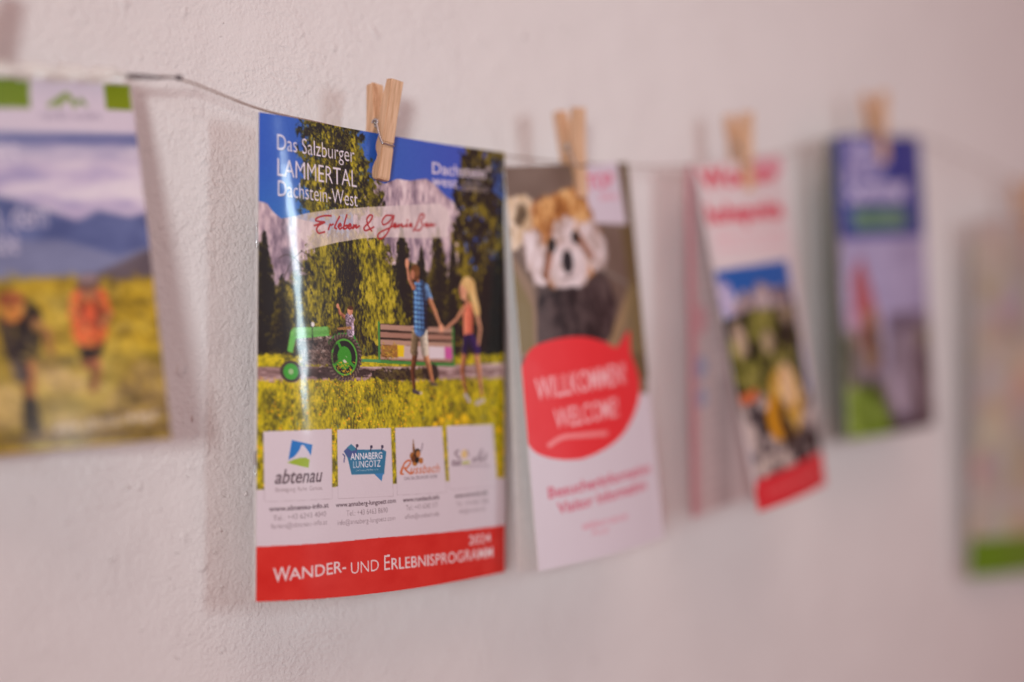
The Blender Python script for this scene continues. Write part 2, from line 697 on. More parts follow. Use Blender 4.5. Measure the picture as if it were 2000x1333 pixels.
M_WALL = plaster_material()
M_GLOSS = print_material("coated_print", .40, 1.0, .12)
M_SATIN = print_material("satin_print", .42, .2, .25)
M_PAPER = plain("white_paper", (.80, .78, .77), .6)
M_PAGES = plain("page_edges", (.72, .68, .66), .7)
M_WOOD = wood_material()
M_STEEL = plain("spring_steel", (.62, .62, .64), .25, 1.0)
M_CORD = plain("twine", (.34, .23, .19), .6)
M_CRIMP = plain("grey_sleeve", (.16, .14, .15), .45, .3)


def film_material():
    m, nt, b = new_mat("clear_film")
    b.inputs["Base Color"].default_value = (.95, .93, .88, 1)
    b.inputs["Roughness"].default_value = .12
    b.inputs["Alpha"].default_value = .6
    n = nt.nodes.new("ShaderNodeTexNoise")
    n.inputs["Scale"].default_value = 120
    tc = nt.nodes.new("ShaderNodeTexCoord")
    nt.links.new(tc.outputs["Object"], n.inputs["Vector"])
    bp = nt.nodes.new("ShaderNodeBump")
    bp.inputs["Strength"].default_value = .6
    bp.inputs["Distance"].default_value = .002
    nt.links.new(n.outputs[0], bp.inputs["Height"])
    nt.links.new(bp.outputs[0], b.inputs["Normal"])
    return m


M_FILM = film_material()
M_CRUMB = plain("painted_crumb", (.74, .69, .68), .8)

# ------------------------------------------------------------------ wall
wv = [(x, y, z) for x in (-1.2, 2.6) for y in (0.0, .12) for z in (.5, 2.6)]
wf = [(0, 4, 5, 1), (2, 3, 7, 6), (0, 1, 3, 2), (4, 6, 7, 5), (1, 5, 7, 3), (0, 2, 6, 4)]
wall = link_mesh("wall", wv, wf, M_WALL)
tag(wall, "off-white rough painted plaster wall behind the hanging leaflets", "wall", kind="structure")


def crumb_mesh(seed):
    r = random.Random(seed)
    bm = bmesh.new()
    bmesh.ops.create_icosphere(bm, subdivisions=1, radius=1.0)
    for v in bm.verts:
        v.co *= r.uniform(.75, 1.2)
    me = bpy.data.meshes.new("plaster_crumb")
    bm.to_mesh(me)
    bm.free()
    me.polygons.foreach_set("use_smooth", [True] * len(me.polygons))
    me.materials.append(M_CRUMB)
    return me


crumbs = [crumb_mesh(s) for s in range(4)]
for i, (x, z, ln, wd, rot) in enumerate([(0.349, 1.663, 0.00211, 0.0007, 0.1), (0.3503, 1.6693, 0.00151, 0.00093, 0.2), (0.3825, 1.6643, 0.0025, 0.00048, 0), (0.3741, 1.6369, 0.00217, 0.00048, -0.5), (0.3401, 1.6142, 0.00239, 0.00069, -0.9), (0.3416, 1.5948, 0.00418, 0.00069, -0.5), (0.3195, 1.5729, 0.00174, 0.00067, 0.6), (0.327, 1.5792, 0.00205, 0.0009, 0.1), (0.3361, 1.4899, 0.00118, 0.00317, 0), (0.3644, 1.4553, 0.00152, 0.0028, 0.2), (0.351, 1.4399, 0.00119, 0.00276, -0.4), (0.3522, 1.4547, 0.00299, 0.00092, 0.3), (0.3521, 1.4142, 0.00209, 0.00115, 0), (0.3515, 1.3851, 0.00268, 0.00137, 0.4), (0.3295, 1.3857, 0.00407, 0.00112, 0.6), (0.3052, 1.4607, 0.00256, 0.00197, 0), (0.3338, 1.4646, 0.00235, 0.0009, 0.5), (0.329, 1.4313, 0.00291, 0.00134, 0.3), (0.3479, 1.4299, 0.00238, 0.00137, 0), (0.2972, 1.4305, 0.00337, 0.00173, 0.2), (0.3119, 1.3992, 0.00285, 0.0011, 0.1), (0.3931, 1.3978, 0.0028, 0.00072, 1.0), (0.2909, 1.4695, 0.0028, 0.00129, 0.2), (0.3253, 1.4205, 0.00232, 0.00112, 0.3), (0.4074, 1.6636, 0.00193, 0.00123, 0.2), (0.3369, 1.5383, 0.00207, 0.00068, 0.1), (0.3609, 1.5498, 0.00213, 0.0007, 0.4), (0.3571, 1.517, 0.00181, 0.00093, 0.9), (0.3942, 1.6712, 0.0019, 0.00073, 0.4), (0.4279, 1.6747, 0.00197, 0.00126, 0.1), (0.2822, 1.4254, 0.00331, 0.00127, 0.4), (0.3641, 1.4891, 0.00243, 0.00093, 0.3), (0.3459, 1.5582, 0.00209, 0.00069, 0.2)]):
    o = bpy.data.objects.new("plaster_crumb", crumbs[i % 4])
    COL.objects.link(o)
    o.parent = wall
    o.location = (x, -.0001, z)
    o.scale = (ln * .5, wd * .32, wd * .5)
    o.rotation_euler = (0, rot, 0)

# ------------------------------------------------------------------ line
line_pts = [(-.05, -.0235, 1.602), (.10, -.0235, 1.611), (.2357, -.0235, 1.6245), (.29, -.0235, 1.6307), (.3139, -.0235, 1.6342),
            (.3538, -.0235, 1.6272), (.3917, -.0235, 1.6250), (.445, -.0235, 1.6215), (.5044, -.0235, 1.6240), (.5521, -.0235, 1.6257),
            (.6477, -.0235, 1.6345), (.7502, -.0235, 1.6543), (.8025, -.0235, 1.6700), (.86, -.0235, 1.683), (.9205, -.0235, 1.6855),
            (1.0433, -.0235, 1.671), (1.12, -.0235, 1.655), (1.35, -.0235, 1.62)]
line = empty("hanging_line", (.3139, -.0235, 1.6342))
tag(line, "thin brown twine strung along the wall that carries the leaflets", "line")
V, F = tube(spline(line_pts, 10), .00050, 6)
link_mesh("twine", V, F, M_CORD, line, True)
kp = spline([(.283, -.0243, 1.6313), (.292, -.0247, 1.6318), (.300, -.0246, 1.6326), (.308, -.0246, 1.6336), (.3145, -.0247, 1.6346)], 6)
V, F = tube(kp, [.0004 + .0006 * math.sin(math.pi * min(1, i / 18)) for i in range(len(kp) - 3)] + [.0012, .0014, .0011], 8)
link_mesh("twisted_end", V, F, M_CRIMP, line, True)


# ------------------------------------------------------------------ clothespins
def prong_profile(front):
    # (s, h): s away from the sheet, h up from the jaw tip, millimetres
    inner = [(2.2, 0), (1.0, .9), (.35, 2.4), (.2, 4.2), (.5, 6.2), (1.5, 8.2), (2.7, 9.8), (3.1, 11.2), (2.6, 12.6), (1.7, 14.0), (1.35, 16.0), (1.6, 18.2),
             (2.5, 20.0), (2.8, 21.6), (2.2, 23.4), (1.2, 24.6), (1.5, 26.0), (1.9, 27.4), (1.5, 29.2), (2.0, 34), (5.4, 48.0)]
    outer = [(10.0, 47.2), (7.7, 30), (6.9, 20), (6.8, 18.0), (6.2, 17.6), (6.2, 15.6), (6.7, 15.2), (6.3, 8), (5.9, 1.0), (5.4, 0)]
    return inner + outer


def make_prong_mesh(name, side):
    prof = prong_profile(True)
    w = 3.5
    bm = bmesh.new()
    rings = []
    for x in (-w, w):
        rings.append([bm.verts.new((x / 1000, -side * s / 1000, h / 1000)) for s, h in prof])
    n = len(prof)
    bm.faces.new(rings[0])
    bm.faces.new(list(reversed(rings[1])))
    for i in range(n):
        j = (i + 1) % n
        bm.faces.new((rings[0][j], rings[0][i], rings[1][i], rings[1][j]))
    bmesh.ops.recalc_face_normals(bm, faces=bm.faces)
    edges = [e for e in bm.edges if abs(e.verts[0].co.x - e.verts[1].co.x) < 1e-9]
    bmesh.ops.bevel(bm, geom=edges, offset=.00035, segments=2, affect='EDGES', clamp_overlap=True)
    me = bpy.data.meshes.new(name)
    bm.to_mesh(me)
    bm.free()
    me.materials.append(M_WOOD)
    return me


def make_spring_mesh():
    V, F = [], []

    def add(pts, r):
        v, f = tube(pts, r, 8)
        o = len(V)
        V.extend(v)
        F.extend([tuple(i + o for i in q) for q in f])
    mm = .001
    R = 1.7
    # coil round the x axis between the prongs
    coil = []
    for i in range(14 * 5 + 1):
        a = 2 * math.pi * i / 14
        coil.append(((-4.2 + 8.4 * i / 70) * mm, R * math.cos(a) * mm, (27.2 + R * math.sin(a)) * mm))
    add(coil, .55 * mm)
    # the two arms: out over one prong each, lying across it in its groove
    add(spline([(-4.2 * mm, -R * mm, 27.2 * mm), (-4.3 * mm, -4.2 * mm, 22.0 * mm), (-4.1 * mm, -7.0 * mm, 17.0 * mm), (-2.5 * mm, -6.8 * mm, 16.6 * mm), (3.4 * mm, -6.8 * mm, 16.6 * mm)], 6), .5 * mm)
    add(spline([(4.2 * mm, R * mm, 27.2 * mm), (4.3 * mm, 4.2 * mm, 22.0 * mm), (4.1 * mm, 7.0 * mm, 17.0 * mm), (2.5 * mm, 6.8 * mm, 16.6 * mm), (-3.4 * mm, 6.8 * mm, 16.6 * mm)], 6), .5 * mm)
    me = bpy.data.meshes.new("spring")
    me.from_pydata(V, [], F)
    me.polygons.foreach_set("use_smooth", [True] * len(F))
    me.materials.append(M_STEEL)
    return me


PR_F, PR_B, SPR = make_prong_mesh("front_prong", 1), make_prong_mesh("back_prong", -1), make_spring_mesh()


def clothespin(tip, roll, pitch, yaw, label):
    root = empty("clothespin", tip)
    root.rotation_euler = (math.radians(pitch), math.radians(roll), math.radians(yaw))
    tag(root, label, "clothespin", "wooden clothespins on the line")
    for nm, me in (("prong", PR_F), ("prong", PR_B), ("spring", SPR)):
        o = bpy.data.objects.new(nm, me)
        COL.objects.link(o)
        o.parent = root
    return root


clothespin((.4175, -.0276, 1.6012), 6, 0, 0, "wooden clothespin gripping the glossy hiking programme booklet")
clothespin((.5535, -.0285, 1.6060), -6, 0, -6, "wooden clothespin gripping the red panda leaflet")
clothespin((.7030, -.0280, 1.6245), -5, 0, -10, "wooden clothespin gripping the white leaflet with red headline")
clothespin((.8560, -.0280, 1.6600), -5, 0, -8, "wooden clothespin gripping the blue-topped leaflet")
clothespin((1.0800, -.0250, 1.6240), -3, 0, 0, "wooden clothespin gripping the map sheet with green foot")
clothespin((.2235, -.0215, 1.6120), 2, 0, 0, "wooden clothespin gripping the landscape card of two runners")

# ------------------------------------------------------------------ the glossy booklet (hiking and events programme)
A = Print(SIZE["booklet"], 480, 688)
# sky, deeper towards the top
sky = np.stack([52 + 20 * (A.X / 150), 84 + 6 * np.sin(A.X / 30), 168 - 6 * (A.X / 150)], -1)
sky[..., 1] += 6 + np.clip(A.Y - 20, 0, 40) * .45
sky[..., 2] += 6
A.c = sky.copy()
cl = np.clip(A.noise(30, 14, 4, 3) * 2.6 - 1.55, 0, 1) * (A.Y < 26) * (A.X > 80)
A.fill(cl, (150, 140, 190), .6)
# pale limestone mountains
ROCK = [(112, 96, 110), (138, 118, 132), (160, 138, 150), (184, 160, 168), (200, 176, 182), (212, 192, 196)]
A.blob([(-5.9, 38.5), (3.9, 40.2), (7.0, 43.8), (10.5, 46.4), (16.0, 44.9), (23.5, 46.0), (34.8, 46.6), (36.8, 98.0), (-5.4, 100.0)], ROCK, 2.0, 5.2, 5, .2, .12, 1.0, .95)
A.blob([(49.8, 28.8), (56.5, 26.6), (63.7, 22.4), (69.0, 23.7), (76.4, 20.5), (84.5, 20.6), (95.2, 18.5), (100.5, 20.5), (107.3, 25.5), (112.8, 28.1), (120.2, 36.8), (119.4, 95.7), (48.5, 97.4)], ROCK, 1.8, 5.6, 6, .22, .10, .9, 1.1)
# woods at the back
BACK = [(20, 20, 10), (40, 38, 16), (70, 64, 24), (108, 96, 34), (150, 132, 46)]
DARK = [(12, 14, 8), (26, 28, 12), (44, 44, 18), (70, 64, 24), (110, 98, 36)]
OLIVE = [(18, 18, 10), (44, 42, 16), (82, 74, 24), (122, 108, 34), (158, 138, 48)]
LARCH = [(22, 24, 10), (50, 48, 16), (86, 80, 20), (120, 110, 24), (150, 136, 32), (184, 164, 60)]
A.blob([(-5.5, 86.6), (13.0, 76.3), (23.3, 66.4), (70.6, 62.6), (107.3, 65.6), (155.4, 58.5), (155.5, 115.3), (-5.3, 116.8)], BACK, 2.2, 2.0, 9, .9, .6, 8)
A.blob([(-5.7, 59.6), (-1.1, 57.4), (1.7, 56.7), (4.5, 67.8), (6.8, 76.8), (10.1, 87.9), (14.4, 94.5), (16.3, 114.5), (-5.3, 115.2)], DARK, 1.3, 2.6, 12, 1.1, .25, 3)
A.blob([(13.0, 85.5), (17.9, 76.0), (24.2, 80.1), (29.5, 93.7), (33.8, 112.0), (13.0, 113.9)], OLIVE, 1.5, 2.4, 15, 1.1, .25, 3)
A.blob([(75.4, 50.1), (79.3, 46.8), (83.0, 56.9), (85.4, 66.6), (89.1, 81.3), (89.5, 96.1), (67.4, 96.7), (68.9, 82.1), (73.1, 67.4)], DARK, 1.1, 2.0, 18, 1.2, .25, 3.2)
A.blob([(99.3, 46.4), (102.8, 44.6), (106.7, 55.5), (109.3, 70.5), (112.7, 80.5), (112.5, 95.7), (91.5, 96.0), (95.2, 81.1), (97.5, 66.0)], OLIVE[:4], 1.1, 2.0, 21, 1.2, .25, 3.2)
A.blob([(86.9, 61.6), (91.0, 56.4), (95.4, 71.1), (95.0, 93.5), (82.9, 93.8)], DARK, 1.1, 2.0, 24, 1.2, .25, 3)
for ap, wd, cs, sd in (([(79.0, 45.4), (79.0, 93.9)], 12, DARK, 101), ([(102.5, 43.1), (102.2, 94.6)], 14, OLIVE[:4], 104), ([(91.3, 54.9), (91.6, 93.6)], 11, DARK, 107), ([(2.6, 54.8), (4.3, 112.0)], 13, DARK, 110),
                       ([(10.8, 73.1), (11.8, 111.7)], 11, OLIVE[:4], 113), ([(21.3, 72.3), (22.4, 110.6)], 12, OLIVE, 116), ([(112.5, 47.5), (112.5, 95.7)], 9, DARK, 119)):
    A.conifer(*ap, .6, wd * .8, [np.array(c) * .7 for c in cs[:4]], 44, 34, sd, width=2)
    A.conifer(*ap, .6, wd, cs, 52, 34, sd + 1, width=1)
RT = [(12, 12, 8), (30, 28, 14), (56, 50, 22), (90, 80, 32), (132, 116, 46)]
A.blob([(119.6, -1.8), (155.4, -8.0), (155.5, 115.3), (110.1, 114.6), (116.2, 85.5), (112.1, 70.4), (115.2, 55.0), (109.7, 45.2), (117.0, 34.5), (112.9, 24.5), (119.4, 13.7)], RT, 1.6, 2.6, 30, 1.3, .3, 3.5)
A.blob([(139.8, 4.6), (147.2, 5.0), (149.4, 24.9), (142.7, 22.2)], [(30, 40, 60), (60, 88, 150), (84, 110, 176)], 1.4, 2.4, 33, 1.6, .3, 3, a=.9)
A.blob([(132.7, 64.5), (155.4, 58.5), (155.5, 115.3), (126.6, 114.8)], [(8, 8, 6), (20, 18, 12), (40, 34, 20)], 1.6, 3.0, 36, .9, .5, 5, a=.85)
A.line([(129.6, 2.4), (129.8, 49.1), (130.8, 105.9)], 1.3, (22, 18, 14), .45)
# the tall larch: dark heart, sunlit hanging sprays
TOP = [(21.6, -7.9), (53.9, -13.2), (55.8, 8.3), (60.5, 15.0), (57.3, 21.4), (64.6, 24.7), (68.2, 32.4), (65.5, 38.7), (21.9, 43.3), (19.8, 37.6), (24.9, 31.8), (19.4, 27.9), (25.0, 22.0), (19.0, 15.9), (23.6, 10.5), (20.3, 5.2)]
A.blob(TOP, LARCH[:4], 1.3, 2.2, 50, 1.4, .3, 5, 1.5)
A.blob([(24.3, 1.1), (38.7, -1.2), (50.5, 1.8), (53.1, 18.3), (58.8, 34.6), (49.6, 39.1), (26.4, 41.7), (25.4, 31.3), (28.4, 21.6), (24.1, 12.8)], LARCH, 1.0, 1.7, 53, 1.4, .3, 6, 1.6, a=.9)
A.blob([(35.7, 1.6), (45.2, 0.2), (47.3, 35.8), (37.3, 36.9)], [(10, 12, 8), (26, 26, 12), (48, 44, 18)], .9, 2.4, 56, 2.2, .5, 5, a=.75)
A.foliage(TOP, 900, LARCH[3:], (.5, 1.4), (1.1, .9), 57, .7, 1, 4.5)
A.foliage(TOP, 700, [(20, 20, 12), (40, 38, 16)], (.5, 1.8), (1.1, .9), 58, .6, 1, 4.0)
LOW = [(26.8, 49.8), (65.3, 46.0), (72.5, 62.5), (75.5, 74.5), (81.7, 86.5), (79.5, 97.6), (69.7, 109.9), (51.2, 110.6), (34.0, 100.4), (19.3, 96.5), (16.8, 85.2), (24.2, 75.5), (22.2, 66.5)]
A.blob(LOW, LARCH[:5], 1.0, 2.4, 60, 1.3, .3, 5, 1.5)
A.blob([(27.3, 54.4), (38.1, 52.4), (39.5, 74.4), (34.0, 95.8), (20.9, 90.7), (24.8, 70.9)], LARCH[1:], .9, 2.0, 63, 1.3, .3, 5, 1.5, a=.9)
A.blob([(52.4, 50.1), (65.8, 52.3), (75.4, 79.4), (69.7, 106.3), (56.3, 97.1), (53.1, 73.5)], LARCH[1:], .9, 2.2, 66, 1.3, .3, 5, 1.5, shade=.08)
A.blob([(39.2, 55.6), (49.9, 53.7), (51.9, 73.5), (54.8, 109.5), (42.0, 100.5), (38.3, 74.5)], [(10, 10, 6), (24, 24, 10), (50, 46, 14), (90, 82, 20)], .9, 3.6, 69, 1.6, .4, 5, a=.85)
A.foliage(LOW, 1500, LARCH[3:], (.6, 2.2), (1.5, .25), 59, .55, 1, 3)
for st in ([(10.1, 76.5), (14.4, 67.1), (18.0, 62.2), (25.0, 56.5)], [(15.9, 62.4), (20.6, 66.6), (26.5, 71.9)], [(16.7, 63.5), (13.0, 62.2), (9.4, 64.1)], [(20.1, 59.7), (26.0, 62.6), (28.8, 65.9)]):
    A.line(st, .45, (70, 56, 56), .8, smooth=True)
# banner, pale brush stroke
n = A.noise(1.6, 7, 3, 60)
sl, m = A.mask([(16.0, 44.9), (23.6, 42.5), (37.8, 39.2), (58.8, 35.8), (84.2, 32.3), (103.8, 29.9), (109.2, 32.5), (111.3, 37.9), (108.4, 43.2), (109.0, 46.2), (90.5, 48.0), (70.9, 49.0), (55.4, 50.8), (40.4, 54.1), (28.9, 57.5), (20.6, 60.1), (23.4, 56.2), (19.1, 53.4), (20.7, 50.4), (17.0, 48.5)])
q = A.c[sl]
q[m] = q[m] * .22 + (np.array((204, 186, 186)) + (n[sl][..., None] - .5) * 44)[m] * .78
RED_INK = (158, 52, 56)
for st in ([(37.0, 42.2), (32.9, 42.7), (29.0, 44.1), (28.3, 45.4), (30.4, 45.6), (33.1, 45.6), (29.9, 47.4), (28.7, 49.3), (29.8, 50.9), (33.2, 50.0)], [(33.3, 45.6), (30.4, 46.6), (27.4, 47.8)],
           [(35.2, 48.8), (36.2, 46.4), (36.8, 46.6), (38.0, 45.9)], [(41.7, 42.0), (39.8, 45.1), (38.8, 47.4), (39.9, 47.9)],
           [(40.6, 46.9), (42.4, 46.1), (41.9, 45.3), (40.9, 46.5), (41.6, 47.8), (43.2, 47.0)], [(45.9, 40.8), (44.5, 44.6), (43.9, 47.4), (45.6, 47.0), (46.0, 45.7), (44.4, 46.2)],
           [(46.6, 46.3), (48.1, 45.6), (47.6, 44.9), (46.4, 46.2), (47.2, 47.2), (48.8, 46.3)], [(49.1, 46.9), (50.0, 45.1), (49.6, 46.6), (51.2, 45.0), (51.1, 46.4), (53.2, 45.2)],
           [(60.4, 47.1), (58.1, 44.2), (57.7, 41.4), (59.6, 39.5), (61.0, 40.1), (59.2, 42.8), (56.0, 45.6), (56.4, 47.1), (59.1, 46.3), (61.8, 44.9)],
           [(73.1, 38.4), (69.3, 38.9), (66.9, 41.6), (67.6, 43.3), (70.9, 41.8), (74.2, 38.4), (72.3, 43.2), (69.0, 48.1), (65.3, 50.3), (63.9, 48.9), (66.3, 46.7), (73.5, 43.6)],
           [(73.7, 43.5), (75.4, 42.8), (74.9, 42.0), (73.7, 43.1), (74.6, 44.1), (76.0, 43.4)], [(76.1, 43.8), (77.1, 42.2), (76.7, 43.6), (79.0, 42.0), (79.3, 43.4), (81.2, 42.5)],
           [(82.5, 41.3), (81.9, 42.9), (82.9, 42.8)], [(82.7, 39.7), (82.8, 40.1)],
           [(83.8, 42.7), (85.4, 41.8), (84.6, 41.3), (83.8, 42.6), (85.7, 42.8)],
           [(86.2, 44.9), (88.4, 41.9), (90.8, 37.0), (92.5, 36.0), (93.5, 37.0), (91.3, 39.6), (92.5, 41.2), (90.7, 43.8), (87.8, 44.4)],
           [(94.0, 41.7), (95.6, 41.0), (94.8, 40.3), (93.9, 41.6), (95.6, 42.0)], [(96.4, 41.8), (97.3, 40.4), (97.0, 41.7), (98.8, 40.3), (99.0, 41.4), (100.7, 40.5)]):
    A.line(st, .85, RED_INK, .85, smooth=True)
# far verge, gravel track, meadow
MEAD = [(90, 84, 16), (130, 120, 20), (158, 144, 24), (180, 162, 30), (200, 178, 44)]
A.blob([(-5.4, 107.2), (155.5, 103.4), (155.5, 112.9), (-5.3, 114.8)], MEAD, 1.4, 1.0, 70, .9, .3, 2)
A.blob([(-5.3, 112.8), (22.9, 111.3), (69.6, 110.4), (155.5, 108.2), (155.5, 119.2), (-5.3, 119.7)], [(120, 94, 92), (152, 122, 122), (176, 148, 148), (196, 170, 168)], 6, .8, 72, .5, .3, 1.5)
A.blob([(20.3, 113.0), (33.8, 111.6), (57.2, 111.3), (59.6, 115.6), (33.8, 117.1), (22.9, 116.1)], [(46, 34, 34), (70, 56, 54)], 2, 1, 74, .9, .4, 2, a=.85)
A.blob([(55.7, 111.9), (99.5, 110.6), (102.2, 115.8), (61.7, 117.0)], [(30, 26, 18), (60, 50, 36), (90, 78, 40)], 1.2, 1.2, 76, .9, .3, 2, a=.9)
A.blob([(-5.3, 118.8), (51.1, 116.5), (155.5, 116.1), (155.5, 180.9), (-4.9, 172.5)], MEAD, .7, 1.5, 78, .9, .25, 2.2, 1.4)
A.foliage([(-5.3, 119.0), (155.5, 116.1), (155.5, 175.7), (-4.9, 168.0)], 3600, [(84, 80, 16), (136, 122, 22), (186, 166, 44), (204, 186, 84)], (.8, 2.6), (1.55, .22), 79, .55, 1, 1)
r_ = np.random.default_rng(73)
mtop = [(51.1, 117.2)][0][1]
for k in range(1500):
    t = r_.random() ** 1.5
    px, py = r_.uniform(0, 150), mtop + t * 50
    d_ = math.sin(px * .21 + 3 * math.sin(py * .13)) + math.sin(px * .07 + py * .3)
    if d_ < r_.uniform(-1.6, 1.0):
        continue
    sz = (.26 + t * .46) * r_.uniform(.6, 1.3)
    A.ellipse((px, py), sz * 1.2, sz * .8, (232, 178 + r_.uniform(-26, 24), 24 + r_.uniform(0, 40)), .8)
for p, sz in zip([(103.3, 136.3), (119.3, 135.8), (109.0, 134.7), (59.2, 142.2), (145.4, 142.4), (149.8, 135.3), (56.9, 130.3), (37.8, 130.5), (99.0, 138.1), (114.1, 137.6)], (2.2, 2.8, 1.8, 1.6, 2.2, 1.8, 1.0, .9, 1.6, 1.8)):
    A.ellipse(p, sz * 1.2, sz, (214, 160, 20), .5)
    A.ellipse((p[0] + .3, p[1] - .3), sz * .8, sz * .6, (238, 192, 40), .7)
# trailer with plank sides
GREEN = (70, 128, 66)
A.poly([(64.1, 90.1), (111.8, 90.7), (111.9, 108.8), (64.1, 107.8)], (58, 44, 36))
for pts, c in [([(64.7, 90.5), (111.5, 90.9), (111.4, 93.5), (64.6, 92.9)], (168, 132, 118)), ([(64.6, 94.1), (111.4, 94.5), (111.4, 97.0), (64.6, 96.5)], (156, 116, 102)), ([(64.6, 97.6), (111.4, 98.1), (111.3, 100.6), (64.5, 100.0)], (172, 136, 120)), ([(64.5, 101.1), (111.3, 101.7), (111.3, 104.2), (64.4, 103.5)], (120, 90, 78)), ([(64.4, 104.6), (111.3, 105.3), (111.2, 107.8), (64.4, 107.0)], (160, 122, 108))]:
    A.poly(pts, c)
A.poly([(64.8, 100.2), (111.3, 100.3), (111.6, 106.3), (65.0, 106.4)], (186, 164, 160))
A.poly([(65.1, 100.1), (75.6, 100.1), (75.5, 105.9), (65.0, 106.1)], (150, 106, 60))
A.poly([(75.0, 99.9), (79.2, 100.0), (79.1, 105.6), (75.2, 105.4)], (220, 182, 30))
A.poly([(95.5, 100.2), (106.0, 100.3), (105.9, 106.1), (95.4, 105.9)], (206, 190, 196))
A.poly([(106.0, 100.3), (111.3, 100.5), (111.6, 106.3), (106.3, 106.1)], (188, 90, 150))
A.foliage([(65.1, 100.6), (74.6, 100.4), (74.5, 105.7), (65.0, 105.9)], 60, [(90, 60, 40), (210, 160, 60), (120, 110, 50)], (1, 2), (0, 1), 80, .8, 2)
A.line([(63.8, 89.6), (63.7, 108.3)], 1.2, GREEN)
A.line([(111.8, 90.7), (112.3, 109.4)], 1.2, GREEN)
A.line([(62.8, 107.9), (113.0, 109.1)], 1.6, GREEN)
A.line([(53.1, 107.7), (64.1, 107.8)], 1.4, (80, 140, 90))
A.ellipse([(98.1, 112.8)][0], 3.6, 4.2, (58, 48, 46))
# tractor
A.poly([(19.3, 98.8), (36.8, 97.0), (38.4, 110.0), (20.8, 110.7)], (112, 90, 84))
A.foliage([(19.3, 98.8), (36.8, 97.0), (38.4, 110.0), (20.8, 110.7)], 240, [(44, 36, 34), (90, 72, 66), (150, 128, 120), (200, 182, 176)], (1, 2.5), (.4, .9), 81, .8, 3)
A.poly([(14.9, 96.3), (16.3, 94.6), (34.0, 93.0), (35.1, 97.1), (17.3, 99.4), (15.8, 105.8), (13.4, 105.0)], (104, 172, 84))
A.poly([(15.8, 95.1), (34.0, 93.2), (34.3, 94.6), (16.3, 96.7)], (142, 200, 120))
A.poly([(34.0, 99.9), (38.6, 95.8), (48.5, 95.1), (52.6, 102.0), (51.3, 103.0), (47.3, 96.5), (39.7, 97.1), (35.1, 101.8)], (66, 134, 60))
A.line([(25.7, 92.0), (25.9, 100.3)], .9, (40, 34, 34))
A.ellipse([(26.0, 92.5)][0], .9, 1.1, (226, 210, 210))
A.line([(36.8, 99.8), (40.3, 93.6), (42.1, 93.0)], .8, (60, 50, 44))
for c, rx, ry in (([(43.3, 106.6)][0], 9.6, 10.6),):
    A.ellipse(c, rx, ry, (70, 56, 54))
    for k in range(34):
        a = 2 * math.pi * k / 34
        A.line([(c[0] + rx * .9 * math.cos(a), c[1] + ry * .9 * math.sin(a)), (c[0] + rx * 1.05 * math.cos(a + .1), c[1] + ry * 1.05 * math.sin(a + .1))], .7, (112, 94, 88))
    A.ellipse(c, rx * .77, ry * .80, (86, 154, 60))
    A.ellipse(c, rx * .68, ry * .72, (30, 30, 24))
    A.ellipse((c[0], c[1] + .3), rx * .42, ry * .5, (64, 138, 48))
    A.ellipse((c[0] + .4, c[1] + 1), 1.4, 1.6, (196, 190, 170))
    for a in (.6, 2.6, 4.2):
        A.line([c, (c[0] + rx * .7 * math.cos(a), c[1] + ry * .7 * math.sin(a))], 1.5, (64, 138, 48))
    A.foliage([(c[0] - rx * .6, c[1] + 2), (c[0] + rx * .6, c[1] + 2), (c[0] + rx * .4, c[1] + ry * .8), (c[0] - rx * .4, c[1] + ry * .8)], 40, [(150, 140, 30), (220, 170, 30)], (.6, 1.4), (1, 1), 83, .8, 2)
A.limb(*[(16.8, 96.7), (34.0, 94.8)], 3.6, 3.4, (118, 178, 92), 1, .5, .7, .06)
A.limb(*[(20.8, 102.4), (36.2, 100.8)], 4, 5, (60, 48, 46), 1, .5, .55, .5, 9)
A.limb(*[(22.9, 107.8), (37.3, 107.3)], 5, 5, (84, 66, 60), 1, .5, .5, .5, 10)
c = [(15.1, 114.1)][0]
A.ellipse(c, 5.0, 4.9, (74, 62, 60))
A.ellipse(c, 3.5, 3.6, (70, 150, 62))
A.ellipse(c, 1.2, 1.3, (150, 176, 130))
# driver waving
A.limb(*[(43.9, 88.2), (41.0, 86.5)], 2.0, 1.6, (168, 108, 82))
A.limb(*[(41.0, 86.5), (40.2, 83.7)], 1.5, 1.2, (180, 118, 92))
A.ellipse([(39.9, 83.3)][0], .8, 1.1, (196, 134, 108))
A.limb(*[(46.3, 88.1), (47.0, 95.1)], 4.6, 4.4, (172, 148, 166), tex=.22, seed=3)
A.limb(*[(48.6, 88.9), (46.8, 92.8)], 1.8, 1.5, (166, 140, 158), tex=.2)
A.limb(*[(46.8, 93.0), (39.8, 93.8)], 1.4, 1.1, (176, 130, 84))
A.ellipse([(46.9, 85.0)][0], 1.6, 2.1, (184, 124, 100))
A.ellipse([(46.3, 85.3)][0], .8, 1.4, (206, 146, 120), .8)
A.ellipse([(47.2, 83.8)][0], 1.7, .9, (84, 54, 36))
